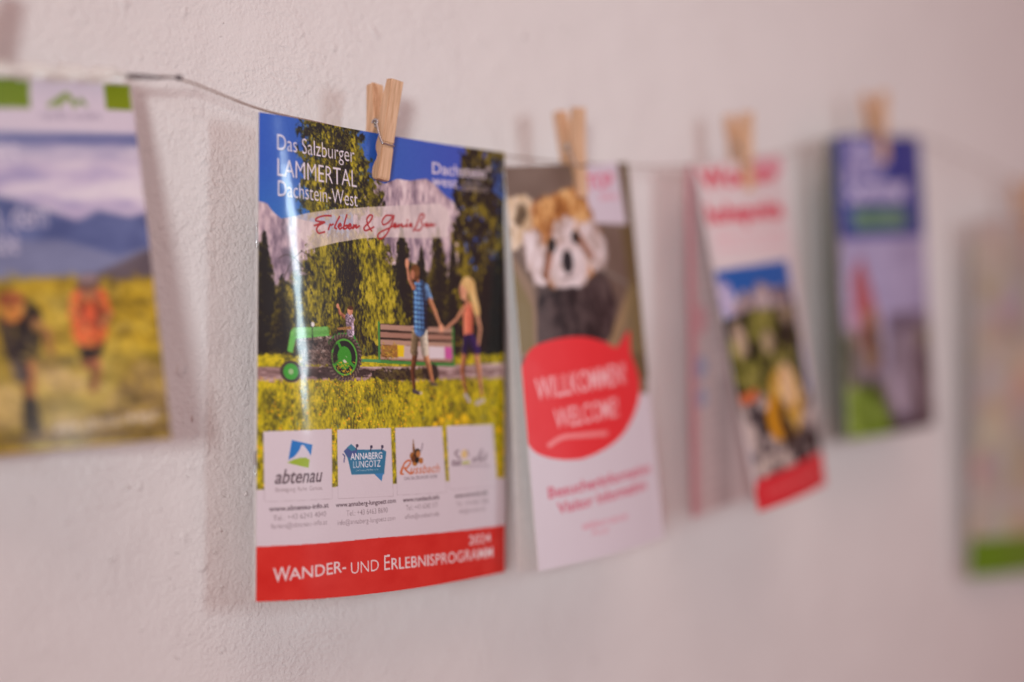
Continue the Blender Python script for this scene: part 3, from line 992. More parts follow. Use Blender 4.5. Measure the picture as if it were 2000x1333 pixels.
# walker in a checked shirt, arm raised
A.limb(*[(86.3, 103.5), (84.5, 111.9)], 3.6, 2.8, (112, 70, 46), 1)
A.limb(*[(84.5, 111.9), (85.4, 120.7)], 2.8, 1.8, (104, 64, 44), 1)
A.limb(*[(92.4, 103.0), (95.4, 110.4)], 3.8, 3.0, (190, 132, 96))
A.limb(*[(95.4, 110.4), (97.6, 117.8)], 3.0, 1.9, (184, 124, 90))
A.limb(*[(85.0, 121.7), (88.3, 122.7)], 2.2, 1.8, (92, 82, 86))
A.ellipse([(89.7, 122.7)][0], 1.0, .7, (196, 182, 180), .8)
A.limb(*[(96.9, 118.3), (100.1, 118.8)], 2.0, 1.6, (112, 98, 82))
A.limb(*[(86.9, 93.2), (85.4, 102.6)], 4.8, 4.6, (132, 112, 88), 1, seed=4)
A.limb(*[(91.6, 93.1), (92.8, 103.0)], 5.6, 4.4, (200, 184, 168), seed=5)
A.limb(*[(90.0, 72.3), (89.6, 91.6)], 8.4, 8.0, (86, 122, 172), 1, .4, tex=.16, seed=6)
sl, m = A.mask([(85.3, 70.6), (91.4, 67.8), (96.1, 71.1), (95.9, 81.0), (95.0, 92.5), (84.2, 93.3), (84.1, 81.5)])
chk = (.5 + .5 * np.sin(A.X[sl] * 2.9)) * .5 + (.5 + .5 * np.sin(A.Y[sl] * 2.7 - .2 * A.X[sl])) * .5
qq = A.c[sl]
qq[m] = (qq * (.55 + 1.0 * chk[..., None] ** 1.5))[m]
A.limb(*[(93.7, 71.7), (96.6, 77.5)], 4.2, 3.4, (108, 142, 188), tex=.2, seed=7)
A.limb(*[(92.0, 70.3), (94.0, 91.0)], 1.4, 2.2, (42, 40, 58), a=.8)
A.limb(*[(86.0, 72.0), (83.4, 68.0)], 2.8, 2.4, (176, 118, 92), 1)
A.limb(*[(83.4, 68.0), (82.2, 62.4)], 2.2, 1.6, (198, 136, 110), 1)
A.ellipse([(81.9, 60.7)][0], 1.2, 2.4, (208, 146, 120))
A.limb(*[(96.6, 78.0), (100.0, 83.9)], 3.0, 2.4, (196, 136, 102))
A.limb(*[(100.0, 83.9), (103.0, 89.8)], 2.3, 1.7, (204, 144, 112))
A.ellipse([(104.0, 91.3)][0], 1.5, 2.2, (216, 154, 126))
A.limb(*[(88.4, 68.5), (87.7, 66.5)], 2.4, 2.4, (160, 104, 78))
A.ellipse([(87.1, 64.8)][0], 2.9, 4.0, (98, 62, 42))
A.ellipse([(88.1, 64.0)][0], 1.6, 2.6, (128, 86, 58), .8)
A.ellipse([(85.4, 65.9)][0], 1.3, 2.3, (172, 114, 90))
A.ellipse([(87.5, 62.8)][0], 2.4, 1.2, (110, 72, 46), .8)
# walker with fair hair
A.limb(*[(120.4, 102.8), (118.5, 111.9)], 4.0, 3.2, (172, 112, 82), 1)
A.limb(*[(118.5, 111.9), (120.9, 122.6)], 3.0, 1.8, (158, 100, 74), 1)
A.limb(*[(128.2, 102.8), (130.4, 113.1)], 4.2, 3.2, (198, 138, 104))
A.limb(*[(130.4, 113.1), (132.2, 123.9)], 3.0, 1.8, (196, 136, 104))
A.limb(*[(120.2, 124.1), (123.1, 127.2)], 2.2, 2.0, (196, 184, 184))
A.limb(*[(128.4, 128.4), (133.7, 127.0)], 2.4, 2.0, (208, 192, 188))
A.limb(*[(122.9, 81.3), (122.7, 93.1)], 7.0, 6.4, (226, 122, 98), 1, .3, tex=.08, seed=8)
A.limb(*[(122.3, 96.7), (120.4, 101.8)], 6.0, 4.6, (48, 34, 78), 1)
A.limb(*[(124.9, 96.6), (129.0, 101.8)], 6.0, 4.8, (62, 46, 96))
A.limb(*[(119.6, 81.4), (114.8, 86.6)], 2.5, 2.0, (206, 144, 114), 1)
A.limb(*[(114.8, 86.6), (106.8, 91.5)], 2.0, 1.4, (208, 148, 120), 1)
A.limb(*[(128.4, 82.2), (131.3, 90.9)], 2.9, 2.4, (214, 154, 124))
A.limb(*[(131.3, 90.9), (130.1, 98.7)], 2.3, 1.8, (212, 152, 124))
A.limb(*[(122.1, 79.3), (121.4, 76.7)], 2.2, 2.2, (196, 136, 110))
A.ellipse([(119.7, 72.2)][0], 2.8, 4.8, (206, 150, 122))
A.ellipse([(118.2, 73.3)][0], 1.0, 2.4, (178, 120, 94), .6)
A.poly(spline([(117.5, 69.2), (119.4, 66.3), (123.0, 65.2), (127.1, 67.3), (129.2, 75.0), (131.4, 82.7), (128.8, 84.8), (125.5, 79.7), (123.7, 73.6), (119.7, 70.1), (117.5, 69.2)], 4), (212, 174, 120))
A.foliage([(118.7, 67.1), (126.0, 66.3), (131.0, 83.2), (125.8, 79.7), (122.2, 72.6)], 130, [(150, 110, 64), (206, 166, 110), (240, 212, 164)], (2, 4.5), (1.3, .12), 87, .6, 1, .3)
A.blur(1)
A.c = 107 + (A.c - 108) * 1.12
A.grain(5, 88)
# white foot of the cover and the four cards
WHITE = (209, 194, 203)
A.poly([(-2.6, 166.3), (36.9, 165.4), (71.2, 165.1), (106.4, 165.7), (155.5, 167.0), (155.5, 200.5), (-2.4, 193.6)], WHITE)
for pts in ([(2.9, 140.8), (35.8, 139.3), (35.7, 170.7), (3.5, 171.5)], [(38.9, 139.5), (70.1, 139.0), (71.1, 170.9), (39.0, 170.8)], [(72.9, 139.0), (103.6, 139.0), (106.3, 171.2), (73.6, 170.5)], [(106.8, 138.9), (140.7, 139.4), (144.2, 171.2), (108.5, 169.9)]):
    A.poly(pts, WHITE)
    A.line([pts[0], pts[3], pts[2], pts[1]], .25, (176, 158, 166), .8)
# card 1
A.poly([(15.5, 144.4), (25.5, 146.4), (24.6, 151.3), (23.4, 149.5), (21.2, 146.7), (20.0, 146.5), (18.8, 149.2), (16.6, 151.7), (13.9, 153.2)], (28, 112, 186))
A.poly([(20.0, 147.0), (21.0, 146.8), (23.2, 149.5), (24.5, 151.7), (21.6, 152.2), (18.5, 152.2), (14.4, 153.7), (16.6, 151.9), (19.0, 149.3)], (206, 194, 206))
A.poly([(13.3, 154.4), (16.6, 152.9), (19.6, 152.2), (22.0, 152.1), (24.0, 153.2), (23.4, 156.7), (20.0, 156.0)], (150, 172, 52))
A.text("abtenau", [(8.0, 163.7), (30.6, 162.9)], 6.2, (92, 76, 84), .012, .28)
A.text("Bewegung. Ruhe. Genuss.", [(8.3, 167.2), (30.6, 166.5)], 1.9, (150, 132, 138))
# card 2
A.poly([(42.3, 149.4), (46.6, 146.1), (50.1, 148.8), (64.9, 148.9), (67.3, 150.0), (65.7, 160.5), (64.9, 160.4), (64.2, 163.7), (59.8, 160.2), (46.6, 160.2), (44.5, 152.6)], (48, 112, 148))
A.poly([(42.3, 149.4), (46.6, 146.1), (50.1, 148.8), (49.1, 151.9), (44.9, 152.4)], (66, 84, 138))
A.poly([(44.1, 147.8), (46.6, 146.1), (50.1, 148.8), (46.8, 149.4)], (58, 122, 152))
A.poly([(59.8, 160.0), (65.7, 160.0), (64.9, 160.9), (64.2, 163.7)], (60, 124, 178))
A.text("ANNABERG", [(46.1, 153.4), (64.7, 153.1)], 3.0, (222, 214, 224), .018)
A.text("LUNG\u00d6TZ", [(47.6, 157.1), (63.6, 156.8)], 3.0, (222, 214, 224), .004)
A.text("Die Sommerfrische im Tal", [(49.0, 158.7), (62.4, 158.4)], .8, (190, 196, 210))
for p in [(50.0, 147.0), (58.3, 147.6), (64.9, 147.6)]:
    A.ellipse(p, .8, .8, (60, 54, 80))
    A.line([(p[0] - .2, p[1]), (p[0] - .6, p[1] + 1.8)], .6, (60, 54, 80))
A.line([(41.8, 150.7), (42.9, 151.5), (42.4, 154.4)], .6, (80, 84, 130))
# card 3
A.poly([(84.2, 144.0), (85.6, 150.6), (84.2, 151.1), (83.7, 149.8)], (128, 84, 44))
for p, rr, cc in [((83.7, 152.5), 1.8, (150, 90, 40)), ((86.9, 151.0), 2.0, (56, 42, 34)), ((85.8, 153.5), 2.2, (44, 34, 30)), ((87.4, 151.8), 1.5, (186, 120, 70)), ((89.2, 155.0), 1.5, (172, 104, 48)), ((85.2, 155.6), 1.8, (170, 106, 44)), ((84.2, 154.0), 1.6, (110, 60, 30)), ((86.5, 154.7), 1.4, (20, 18, 18))]:
    A.ellipse(p, rr, rr, cc, .95)
A.line([(90.4, 146.7), (89.8, 149.2), (89.3, 150.4)], .7, (120, 100, 116), .7)
RUST = (196, 104, 62)
A.line([(76.3, 160.6), (78.2, 156.1), (81.3, 154.5), (82.2, 155.8), (79.9, 158.0), (78.4, 158.2), (82.0, 160.8), (84.1, 160.1)], .9, RUST, .9, smooth=True)
A.line([(79.0, 155.3), (76.6, 158.3), (75.8, 160.5), (77.8, 160.9)], .7, RUST, .8, smooth=True)
A.text("ussbach", [(82.1, 161.0), (101.8, 161.0)], 4.0, RUST, .004, .3)
A.text("DAS SALZBURGER DORF", [(78.3, 163.8), (100.0, 163.7)], 1.5, (112, 96, 106))
# card 4
GREY = (128, 108, 120)
A.line([(115.2, 151.1), (112.6, 152.5), (115.7, 155.1), (116.3, 157.5), (111.6, 158.0), (111.1, 156.4), (115.1, 157.0)], .9, GREY, .8, smooth=True)
A.ellipse([(119.3, 153.3)][0], 2.2, 2.2, (218, 184, 120), .9)
A.poly([(117.5, 157.1), (122.8, 156.6), (123.4, 157.9), (117.7, 158.2)], (176, 180, 70))
A.line([(121.4, 151.4), (122.8, 154.3)], .8, GREY, .8)
A.line([(125.2, 157.2), (127.0, 155.3), (126.4, 157.3), (129.4, 155.4), (132.5, 151.6), (130.0, 157.5), (131.9, 156.0), (133.1, 157.2), (135.6, 153.8), (134.9, 157.4)], .8, GREY, .8, smooth=True)
A.line([(109.9, 158.3), (117.4, 158.7), (137.4, 159.6)], .4, GREY, .6)
A.text("ST. MARTIN AM TENNENGEBIRGE", [(119.8, 160.5), (138.9, 160.8)], 1.3, (170, 152, 164))
# addresses
INK, INK2 = (72, 56, 64), (122, 104, 112)
A.text("www.abtenau-info.at", [(5.5, 175.7), (33.7, 174.5)], 2.1, INK, .012)
A.text("Tel.: +43 6243 4040", [(7.3, 179.8), (32.3, 178.4)], 2.3, INK2, -.012)
A.text("ferien@abtenau-info.at", [(6.4, 183.4), (32.8, 182.0)], 2.2, INK2, -.012)
A.text("www.annaberg-lungoetz.com", [(37.6, 174.6), (72.6, 174.0)], 2.1, INK, .008)
A.text("Tel.: +43 6463 8690", [(43.5, 178.8), (67.5, 178.3)], 2.4, INK2, -.012)
A.text("info@annaberg-lungoetz.com", [(38.6, 182.7), (72.1, 182.1)], 2.2, INK2, -.012)
A.text("www.russbach.info", [(77.1, 174.0), (101.3, 174.1)], 2.1, INK, .012)
A.text("Tel.: +43 6242 577", [(79.0, 178.0), (100.1, 177.7)], 2.3, INK2, -.012)
A.text("office@russbach.info", [(78.3, 182.0), (101.1, 182.0)], 2.2, INK2, -.012)
A.text("www.stmartin.info", [(112.1, 174.3), (136.6, 174.4)], 2.1, INK, .012)
A.text("Tel.: +43 6463 7288", [(113.2, 178.4), (136.9, 178.6)], 2.2, INK2, -.012)
A.text("info@stmartin.info", [(115.0, 182.1), (134.9, 182.3)], 2.1, INK2, -.012)
# red foot band
RB = [*[(0.3, 191.0)], *[(62.0, 189.6)], *[(145.8, 191.0)]]
A.poly([(-2, RB[0][1]), RB[0], RB[1], RB[2], (152, RB[2][1]), (152, 217), (-2, 217)], (205, 44, 38))
n = A.noise(14, 10, 3, 90)
A.c[A.Y > RB[0][1]] += ((n - .5) * 22)[A.Y > RB[0][1]][:, None] * np.array((.6, .9, .8))
CREAM = (224, 204, 208)
A.text("W", [(7.4, 206.8), (14.9, 206.0)], 6.3, CREAM, .008)
A.text("ANDER-", [(14.3, 206.0), (42.8, 203.7)], 5.1, CREAM, .006)
A.text("UND", [(45.6, 205.0), (61.7, 204.6)], 5.1, CREAM, -.006)
A.text("E", [(65.0, 204.9), (68.5, 204.7)], 6.9, CREAM, -.002)
A.text("RLEBNISPROGRAMM", [(69.4, 204.8), (140.4, 206.1)], 5.2, CREAM, .004)
A.text("2024", [(122.3, 198.1), (138.8, 198.3)], 4.4, CREAM, .006)
# title
TITLE = (222, 208, 222)
SH = (24, 24, 30)
for dx, col, al in ((.35, SH, .35), (0, TITLE, 1.0)):
    def off(e):
        return [(x + dx, y + dx) for x, y in e]
    A.text("Das Salzburger", off([(8.6, 15.7), (50.9, 15.8)]), 6.9, col, -.007, a=al)
    A.text("LAMMERTAL", off([(8.7, 27.4), (52.1, 27.4)]), 7.8, col, -.008, a=al)
    A.text("Dachstein-West", off([(8.9, 36.3), (52.3, 36.4)]), 6.9, col, -.007, a=al)
A.text("Dachstein\u00b0", [(99.3, 15.5), (139.4, 14.8)], 5.6, (216, 200, 214), .010)
A.text("west", [(99.1, 21.3), (116.0, 21.2)], 5.0, (216, 200, 214), .010)
A.text("TOURISMUSREGION", [(119.0, 19.2), (133.9, 18.6)], 2.2, (186, 168, 170))
A.text("SALZBURGER LAND", [(118.4, 21.8), (137.8, 21.9)], 2.6, (196, 176, 184))

A.grain(2.5, 91)
bk = empty("booklet", (.4285, -.028, 1.4101))
tag(bk, "glossy hiking programme booklet with green tractor cover and red foot band", "booklet")
sheet("cover", surf_booklet, A, M_GLOSS, bk)
slab("inner_pages", surf_booklet, .00025, .0016, M_PAGES, bk, 60, 40, .002)
slab("back_cover", surf_booklet, .0018, .0021, M_PAPER, bk, 60, 20)
for v in (.255, .72):
    p = surf_booklet(np.array([0.0]), np.array([v]))[0]
    V, F = tube([(p[0] - .0004, p[1] + .0003, p[2] + .0055), (p[0] - .0006, p[1] + .0006, p[2] + .005), (p[0] - .0006, p[1] + .0006, p[2] - .005), (p[0] - .0004, p[1] + .0003, p[2] - .0055)], .00035, 6)
    link_mesh("staple", V, F, M_STEEL, bk, True)

# ------------------------------------------------------------------ landscape card with two runners
A = Print(SIZE["card"], 300, 210)
A.c[:] = (203, 189, 204)
A.poly([(154.0, 22.5), (166.0, 22.7), (190.9, 22.3), (212.0, 21.4), (242.5, 20.5), (223.0, 156.4), (6.9, 129.1), (5.1, 26.7)], (176, 160, 190))
A.fill((A.Y > [(195.2, 22.0)][0][1]) * np.clip(1 - (A.Y - [(195.2, 22.0)][0][1]) / 13, 0, 1) * (.5 + A.noise(24, 8, 3, 1)), (78, 90, 140), .9)
cl = np.clip(A.noise(30, 7, 4, 2) * 2.2 - .7, 0, 1)
ysky = np.array([p[1] for p in [(195.2, 22.0)]])[0]
A.fill(cl * (A.Y > ysky + 5) * (A.Y < ysky + 40), (212, 198, 210), .9)
A.blob([(5.3, 37.7), (165.7, 36.1), (189.9, 34.2), (213.9, 34.1), (213.7, 53.6), (165.4, 49.3), (5.5, 45.8)], [(150, 140, 180), (188, 172, 198), (212, 198, 212), (220, 208, 216)], 16, 4, 60, .6, .6, 5, a=.8)
def mount(pts, col, seed, amp=30):
    sl, m = A.mask(pts)
    n_ = A.noise(12, 7, 3, seed)[sl]
    q_ = A.c[sl]
    q_[m] = (np.array(col) + (n_[..., None] - .5) * amp)[m]
mount([(-66.3, 34.2), (97.5, 45.9), (153.9, 47.1), (161.6, 49.2), (171.1, 52.9), (182.4, 57.4), (190.5, 53.5), (202.4, 56.6), (213.6, 54.7), (220.5, 55.9), (216.5, 85.7), (-65.3, 71.5)], (88, 96, 140), 3, 44)
mount([(-65.5, 65.8), (153.8, 64.0), (176.3, 64.9), (196.8, 72.1), (216.7, 66.6), (216.5, 85.7), (-65.3, 72.9)], (116, 118, 150), 4, 24)
mount([(181.0, 81.5), (194.5, 76.2), (205.0, 71.5), (216.4, 68.3), (215.9, 89.9), (190.0, 86.2)], (92, 80, 88), 5, 30)
A.poly([(-65.4, 69.4), (153.7, 79.4), (175.7, 79.1), (195.9, 82.5), (217.2, 80.4), (233.8, 81.1), (223.6, 152.5), (-63.9, 128.3)], (172, 140, 44))
A.foliage([(-65.4, 69.8), (153.7, 79.4), (217.0, 81.5), (216.3, 112.8), (-64.8, 91.4)], 2400, [(104, 84, 34), (160, 126, 34), (196, 156, 40), (184, 160, 60), (90, 76, 50)], (2, 6), (.2, .5), 6, .8, 2)
A.foliage([(19.9, 95.1), (213.2, 110.5), (211.6, 149.0), (20.5, 130.9)], 1600, [(120, 100, 60), (168, 150, 60), (196, 170, 90), (150, 150, 60)], (2, 7), (.1, .5), 7, .7, 2)
for pts, c in (([(164.2, 110.3), (172.7, 114.0), (181.7, 120.8), (180.6, 124.7), (170.7, 123.1), (164.0, 117.2)], (208, 170, 132)), ([(142.4, 120.0), (157.1, 118.5), (163.0, 127.9), (161.2, 135.6), (146.2, 137.8)], (206, 176, 136)),
               ([(187.0, 130.3), (200.7, 113.6), (212.2, 118.7), (212.0, 137.0), (191.7, 136.8)], (194, 160, 116)), ([(163.7, 135.8), (173.5, 138.4), (173.4, 142.8), (160.3, 141.3)], (170, 140, 110))):
    A.poly(pts, c, .85)
for c, rx, ry in zip([(175.3, 89.2), (196.2, 101.0), (211.6, 102.1), (195.7, 129.2), (192.8, 85.4)], (6, 4, 3, 5, 3), (3, 3, 5, 3, 3)):
    A.ellipse(c, rx, ry, (76, 66, 56), .7)
A.poly([(170.4, 133.6), (213.6, 133.1), (212.5, 142.0), (168.5, 142.6)], (88, 66, 46), .6)
A.blur(5)
A.blob([(6.0, 74.8), (153.7, 81.8), (216.8, 83.2), (216.3, 112.8), (6.3, 97.3)], [(96, 78, 36), (150, 120, 36), (196, 158, 44), (214, 180, 70)], 7, 3, 20, .6, .5, 4, a=.6)
A.blob([(6.3, 97.3), (153.6, 107.4), (216.3, 112.8), (213.1, 145.1), (7.0, 133.9)], [(84, 66, 40), (140, 116, 60), (184, 156, 84), (208, 176, 120)], 12, 6, 23, .6, .6, 5, a=.55)
# runner in orange
A.limb(*[(184.8, 110.1), (185.5, 116.6)], 4.4, 3.6, (178, 108, 74))
A.limb(*[(185.5, 116.6), (184.0, 124.1)], 3.4, 2.6, (150, 92, 64))
A.limb(*[(182.4, 109.9), (182.5, 114.3)], 4.0, 3.2, (150, 88, 60))
A.limb(*[(182.4, 103.9), (183.1, 109.6)], 6, 5, (36, 28, 40))
A.limb(*[(186.2, 104.2), (185.6, 109.4)], 6, 5, (30, 22, 34))
A.limb(*[(184.9, 90.3), (184.3, 101.6)], 14, 12, (222, 94, 58), 1, .25, tex=.1)
A.limb(*[(182.1, 88.9), (179.3, 94.8)], 5, 4, (224, 100, 64), 1)
A.limb(*[(188.3, 89.3), (190.8, 95.2)], 5, 4, (214, 92, 58))
A.limb(*[(190.8, 95.2), (188.3, 99.1)], 3.4, 2.6, (196, 124, 84))
A.limb(*[(182.5, 88.1), (182.6, 99.9)], 1.6, 1.6, (110, 60, 60), a=.6)
A.limb(*[(187.6, 88.5), (186.5, 100.2)], 1.6, 1.6, (110, 60, 60), a=.6)
A.ellipse([(184.7, 84.2)][0], 4.0, 5.4, (168, 104, 76))
A.ellipse([(184.9, 82.2)][0], 4.4, 3.4, (104, 76, 70))
A.ellipse([(184.8, 80.7)][0], 3.8, 1.6, (160, 140, 146), .7)
# runner in black
A.limb(*[(161.8, 108.1), (163.0, 117.7)], 6, 5, (178, 112, 72))
A.limb(*[(163.0, 117.7), (163.5, 128.0)], 4.6, 3.6, (164, 100, 64))
A.limb(*[(159.0, 107.8), (160.9, 117.1)], 6, 5, (96, 84, 88), 1)
A.limb(*[(163.5, 127.2), (164.0, 137.0)], 5, 6, (44, 34, 38))
A.limb(*[(160.2, 94.9), (161.1, 105.2)], 16, 13, (50, 42, 44), 1, .3, tex=.2)
A.ellipse([(157.7, 89.9)][0], 4.6, 6.2, (200, 126, 66))
A.ellipse([(157.4, 87.0)][0], 4.8, 3.0, (150, 72, 58))
A.limb(*[(165.5, 96.5), (169.6, 100.8)], 3.6, 3, (180, 124, 84))
A.limb(*[(169.6, 100.8), (170.8, 108.9)], 3, 2.4, (160, 106, 72))
A.poly([(6.8, 126.0), (163.6, 140.1), (212.9, 138.7), (213.1, 145.1), (7.1, 138.7)], (78, 58, 40), .55)
A.foliage([(6.0, 74.8), (216.7, 83.6), (212.9, 147.1), (7.0, 135.5)], 1500, [(70, 56, 34), (130, 104, 40), (200, 164, 60), (222, 190, 110)], (1, 4), (.9, .6), 61, .35, 2, 1)
A.blur(3)
A.grain(3)
A.text("www.abtenau-hiking.at", [(171.0, 139.6), (206.0, 137.3)], 4.2, (206, 186, 176), .01)
A.text("alles", [(142.1, 34.2), (161.0, 34.1)], 11, (204, 192, 210))
A.text("Wandern, dem", [(123.0, 58.4), (171.2, 59.6)], 10, (204, 192, 210))
A.text("Laufen zuliebe", [(123.0, 67.9), (160.5, 69.2)], 10, (200, 188, 208))
A.poly([(-66.8, 12.6), (142.0, 0.7), (165.3, -0.3), (165.9, 12.0), (-66.6, 21.6)], (110, 130, 24))
A.poly([(197.4, 0.9), (209.2, 0.7), (208.8, 11.8), (197.5, 11.8)], (120, 134, 18))
LG = (122, 142, 66)
A.line([(173.6, 10.9), (178.0, 8.0), (180.9, 6.0), (182.9, 7.8), (183.6, 10.1)], 2.0, LG)
A.line([(177.2, 11.2), (181.3, 6.4), (184.4, 11.0)], 1.6, (136, 150, 90))
A.line([(184.9, 9.7), (187.2, 7.9), (188.8, 10.4)], 1.6, (130, 146, 100))
A.text("naturlich wandern", [(169.8, 16.8), (194.8, 16.2)], 4, (160, 146, 166), .01)
cd = empty("landscape_card", (.1884, -.025, 1.4833))
tag(cd, "landscape card of two runners on a mountain path under green squares", "card")
sheet("printed_face", surf_card, A, M_SATIN, cd)
slab("card_back", surf_card, .0003, .0009, M_PAPER, cd, 50, 20)
# clear film folded over the line above the card
V, F = [], []
nx, ny = 48, 9
for i in range(nx):
    x = .178 + .110 * i / (nx - 1)
    zc = 1.6245 + (x - .2357) * .105
    for j in range(ny):
        a = math.pi * (j / (ny - 1)) * 1.25 - .35
        wr = .0012 * math.sin(x * 420 + j) + .0009 * math.sin(x * 917)
        V.append((x, -.0237 - (.0030 + wr * .4) * math.cos(a) * .9, zc + .0042 * math.sin(a) + wr * .5))
for i in range(nx - 1):
    for j in range(ny - 1):
        F.append((i * ny + j, (i + 1) * ny + j, (i + 1) * ny + j + 1, i * ny + j + 1))
fl = link_mesh("clear_tape", V, F, M_FILM, None, True)
tag(fl, "crumpled clear tape wrapped round the line above the landscape card", "tape")

# ------------------------------------------------------------------ red panda leaflet
A = Print(SIZE["panda"], 200, 420)
A.c[:] = (204, 190, 200)
top = [(24.8, 121.1)][0][1]
A.fill(A.Y < top, np.array((112, 92, 84)) + (A.noise(20, 30, 3, 1)[..., None] - .5) * 30)
A.poly([(-3.9, 38.4), (11.1, 63.9), (13.9, 99.0), (-2.2, 99.9)], (146, 120, 100), .8)
A.poly([(-0.5, 52.1), (10.0, 74.5), (8.7, 98.4), (-2.6, 97.2)], (120, 106, 70), .7)
A.poly([(15.0, 64.2), (28.4, 59.9), (63.7, 59.7), (72.4, 77.2), (64.8, 96.1), (45.6, 99.6), (10.6, 98.6)], (76, 62, 62))
A.poly([(54.7, 106.1), (89.4, 64.2), (94.1, 66.8), (64.5, 107.1)], (150, 122, 92), .9)
A.line([(55.5, 56.3), (88.4, 69.8)], 2, (150, 150, 150), .3)
A.poly([(80.0, 0.4), (95.5, -0.6), (96.0, 70.3), (93.3, 129.3), (80.9, 127.8), (84.9, 69.6)], (98, 80, 52), .8)
A.poly([(83.4, 69.5), (98.6, 70.5), (95.7, 107.5), (72.6, 105.2)], (130, 112, 80), .6)
A.poly([(54.8, 1.4), (85.2, -0.7), (88.7, 35.4), (51.3, 32.6)], (203, 188, 202))
A.text("TOP", [(55.5, 14.8), (79.3, 13.7)], 8, (208, 92, 120), .02)
A.text("Salzburg", [(65.9, 20.8), (81.7, 20.1)], 3.5, (212, 130, 150), .01)
# head
FUR = [(130, 76, 40), (160, 102, 56), (184, 126, 74), (200, 146, 92), (212, 166, 116)]
PALE = [(160, 134, 128), (190, 168, 166), (210, 190, 194), (222, 206, 210)]
BROWN = [(110, 66, 46), (146, 92, 60), (178, 120, 78), (200, 144, 100)]
A.blob(spline([(-3.6, 19.6), (3.2, 15.6), (14.0, 17.3), (17.1, 26.3), (12.2, 34.7), (5.6, 41.8), (0.8, 44.7), (-2.0, 41.3), (-2.4, 33.2), (-3.6, 19.6)], 5), [(190, 158, 126), (212, 186, 162), (222, 202, 188)], 2.5, 5, 40, .8, .3, 4)
A.blob([(4.6, 20.6), (12.2, 22.7), (10.7, 30.8), (4.0, 33.1)], [(84, 66, 52), (140, 112, 84)], 2, 4, 42, .8, .4, 4)
A.blob([(-2.2, 30.5), (0.8, 32.3), (-0.0, 40.9), (-2.4, 39.1)], [(110, 86, 58), (160, 130, 92)], 2, 4, 44, .8, .4, 3)
A.blob(spline([(13.2, 31.5), (17.7, 20.8), (26.3, 16.3), (41.1, 14.2), (52.5, 18.0), (58.6, 28.4), (64.8, 40.0), (61.0, 53.9), (50.5, 62.9), (33.2, 67.4), (18.4, 63.4), (10.9, 53.1), (10.1, 42.2), (13.2, 31.5)], 5), BROWN, 3, 5, 46, .8, .3, 4)
A.blob(spline([(14.8, 28.9), (21.1, 19.9), (30.0, 15.4), (43.0, 14.9), (53.1, 19.8), (55.7, 31.1), (49.9, 37.0), (39.5, 33.1), (31.4, 33.7), (22.5, 38.1), (15.0, 39.2), (14.8, 28.9)], 5), FUR, 2.4, 5, 48, .9, .3, 4)
A.blob([(8.3, 34.4), (18.2, 34.0), (23.0, 45.8), (22.5, 62.7), (14.3, 64.7), (7.6, 53.9)], PALE, 2.4, 5, 50, .8, .3, 4)
A.blob([(45.1, 31.2), (59.7, 33.0), (67.7, 45.3), (64.0, 57.5), (53.5, 59.0), (48.1, 44.7)], PALE, 2.4, 5, 52, .8, .3, 4)
A.blob([(25.5, 30.1), (35.6, 29.0), (46.0, 30.7), (43.1, 41.1), (27.1, 40.6)], PALE, 2.4, 5, 54, .8, .4, 4)
A.blob(spline([(25.5, 48.7), (31.3, 40.9), (43.1, 41.1), (49.9, 49.3), (51.0, 58.8), (42.9, 67.1), (32.3, 68.9), (24.4, 64.5), (22.6, 55.6), (25.5, 48.7)], 5), PALE[1:], 2.4, 5, 56, .6, .3, 4)
A.limb(*[(25.3, 43.8), (20.2, 59.2)], 4.6, 4.4, (150, 92, 66), tex=.15, a=.85)
A.limb(*[(44.9, 39.5), (53.7, 51.2)], 4.6, 4.4, (152, 94, 68), tex=.15, a=.85)
A.ellipse([(26.1, 43.3)][0], 2.6, 4, (26, 20, 22))
A.ellipse([(43.2, 40.0)][0], 2.8, 3.6, (26, 20, 22))
A.ellipse([(36.0, 52.8)][0], 4.0, 6.4, (44, 38, 42))
A.limb(*[(31.7, 61.8), (39.9, 60.8)], 1.6, 1.6, (120, 96, 96), a=.6)
A.blob([(14.4, 69.6), (27.5, 66.9), (50.1, 66.0), (67.4, 65.0), (71.5, 79.9), (63.4, 97.0), (45.4, 100.7), (10.5, 100.2)], [(44, 34, 36), (66, 52, 54), (88, 72, 72)], 3, 6, 58, .6, .3, 4)
A.blur(4)
# speech bubble
BUB = (218, 52, 58)
A.poly(spline([(-0.3, 105.4), (7.7, 95.7), (24.6, 92.6), (42.5, 93.3), (58.1, 97.6), (68.5, 101.4), (80.8, 93.6), (80.7, 106.0), (86.1, 120.6), (82.3, 134.1), (65.7, 148.4), (42.1, 155.4), (24.2, 155.5), (6.7, 150.3), (-0.3, 142.1), (-1.8, 126.2), (-0.3, 105.4)], 6), BUB)
A.text("WILLKOMMEN!", [(7.4, 122.6), (73.3, 121.3)], 11, (232, 170, 176), .012)
A.text("WELCOME!", [(17.7, 138.7), (64.2, 137.9)], 10, (232, 170, 176), .010)
A.line([(12.6, 146.5), (22.2, 143.6), (36.1, 144.4), (53.3, 145.7)], 2.6, (228, 130, 134), .9, smooth=True)
A.text("Besucherinformation", [(9.7, 173.1), (88.3, 171.5)], 5.6, (196, 86, 108), .02)
A.text("Visitor Information", [(14.6, 181.7), (82.9, 179.5)], 5.6, (196, 86, 108), .02)
A.text("salzburg-zoo.at", [(29.5, 192.0), (63.8, 192.0)], 3.6, (206, 140, 156), .02)
A.text("Anif", [(35.1, 196.1), (48.1, 196.7)], 3.0, (206, 150, 164), .01)
pd = empty("panda_leaflet", (.5507, -.045, 1.4118))
tag(pd, "tall leaflet with a red panda face and a red speech bubble", "leaflet")
sheet("front_panel", surf_panda, A, M_SATIN, pd)
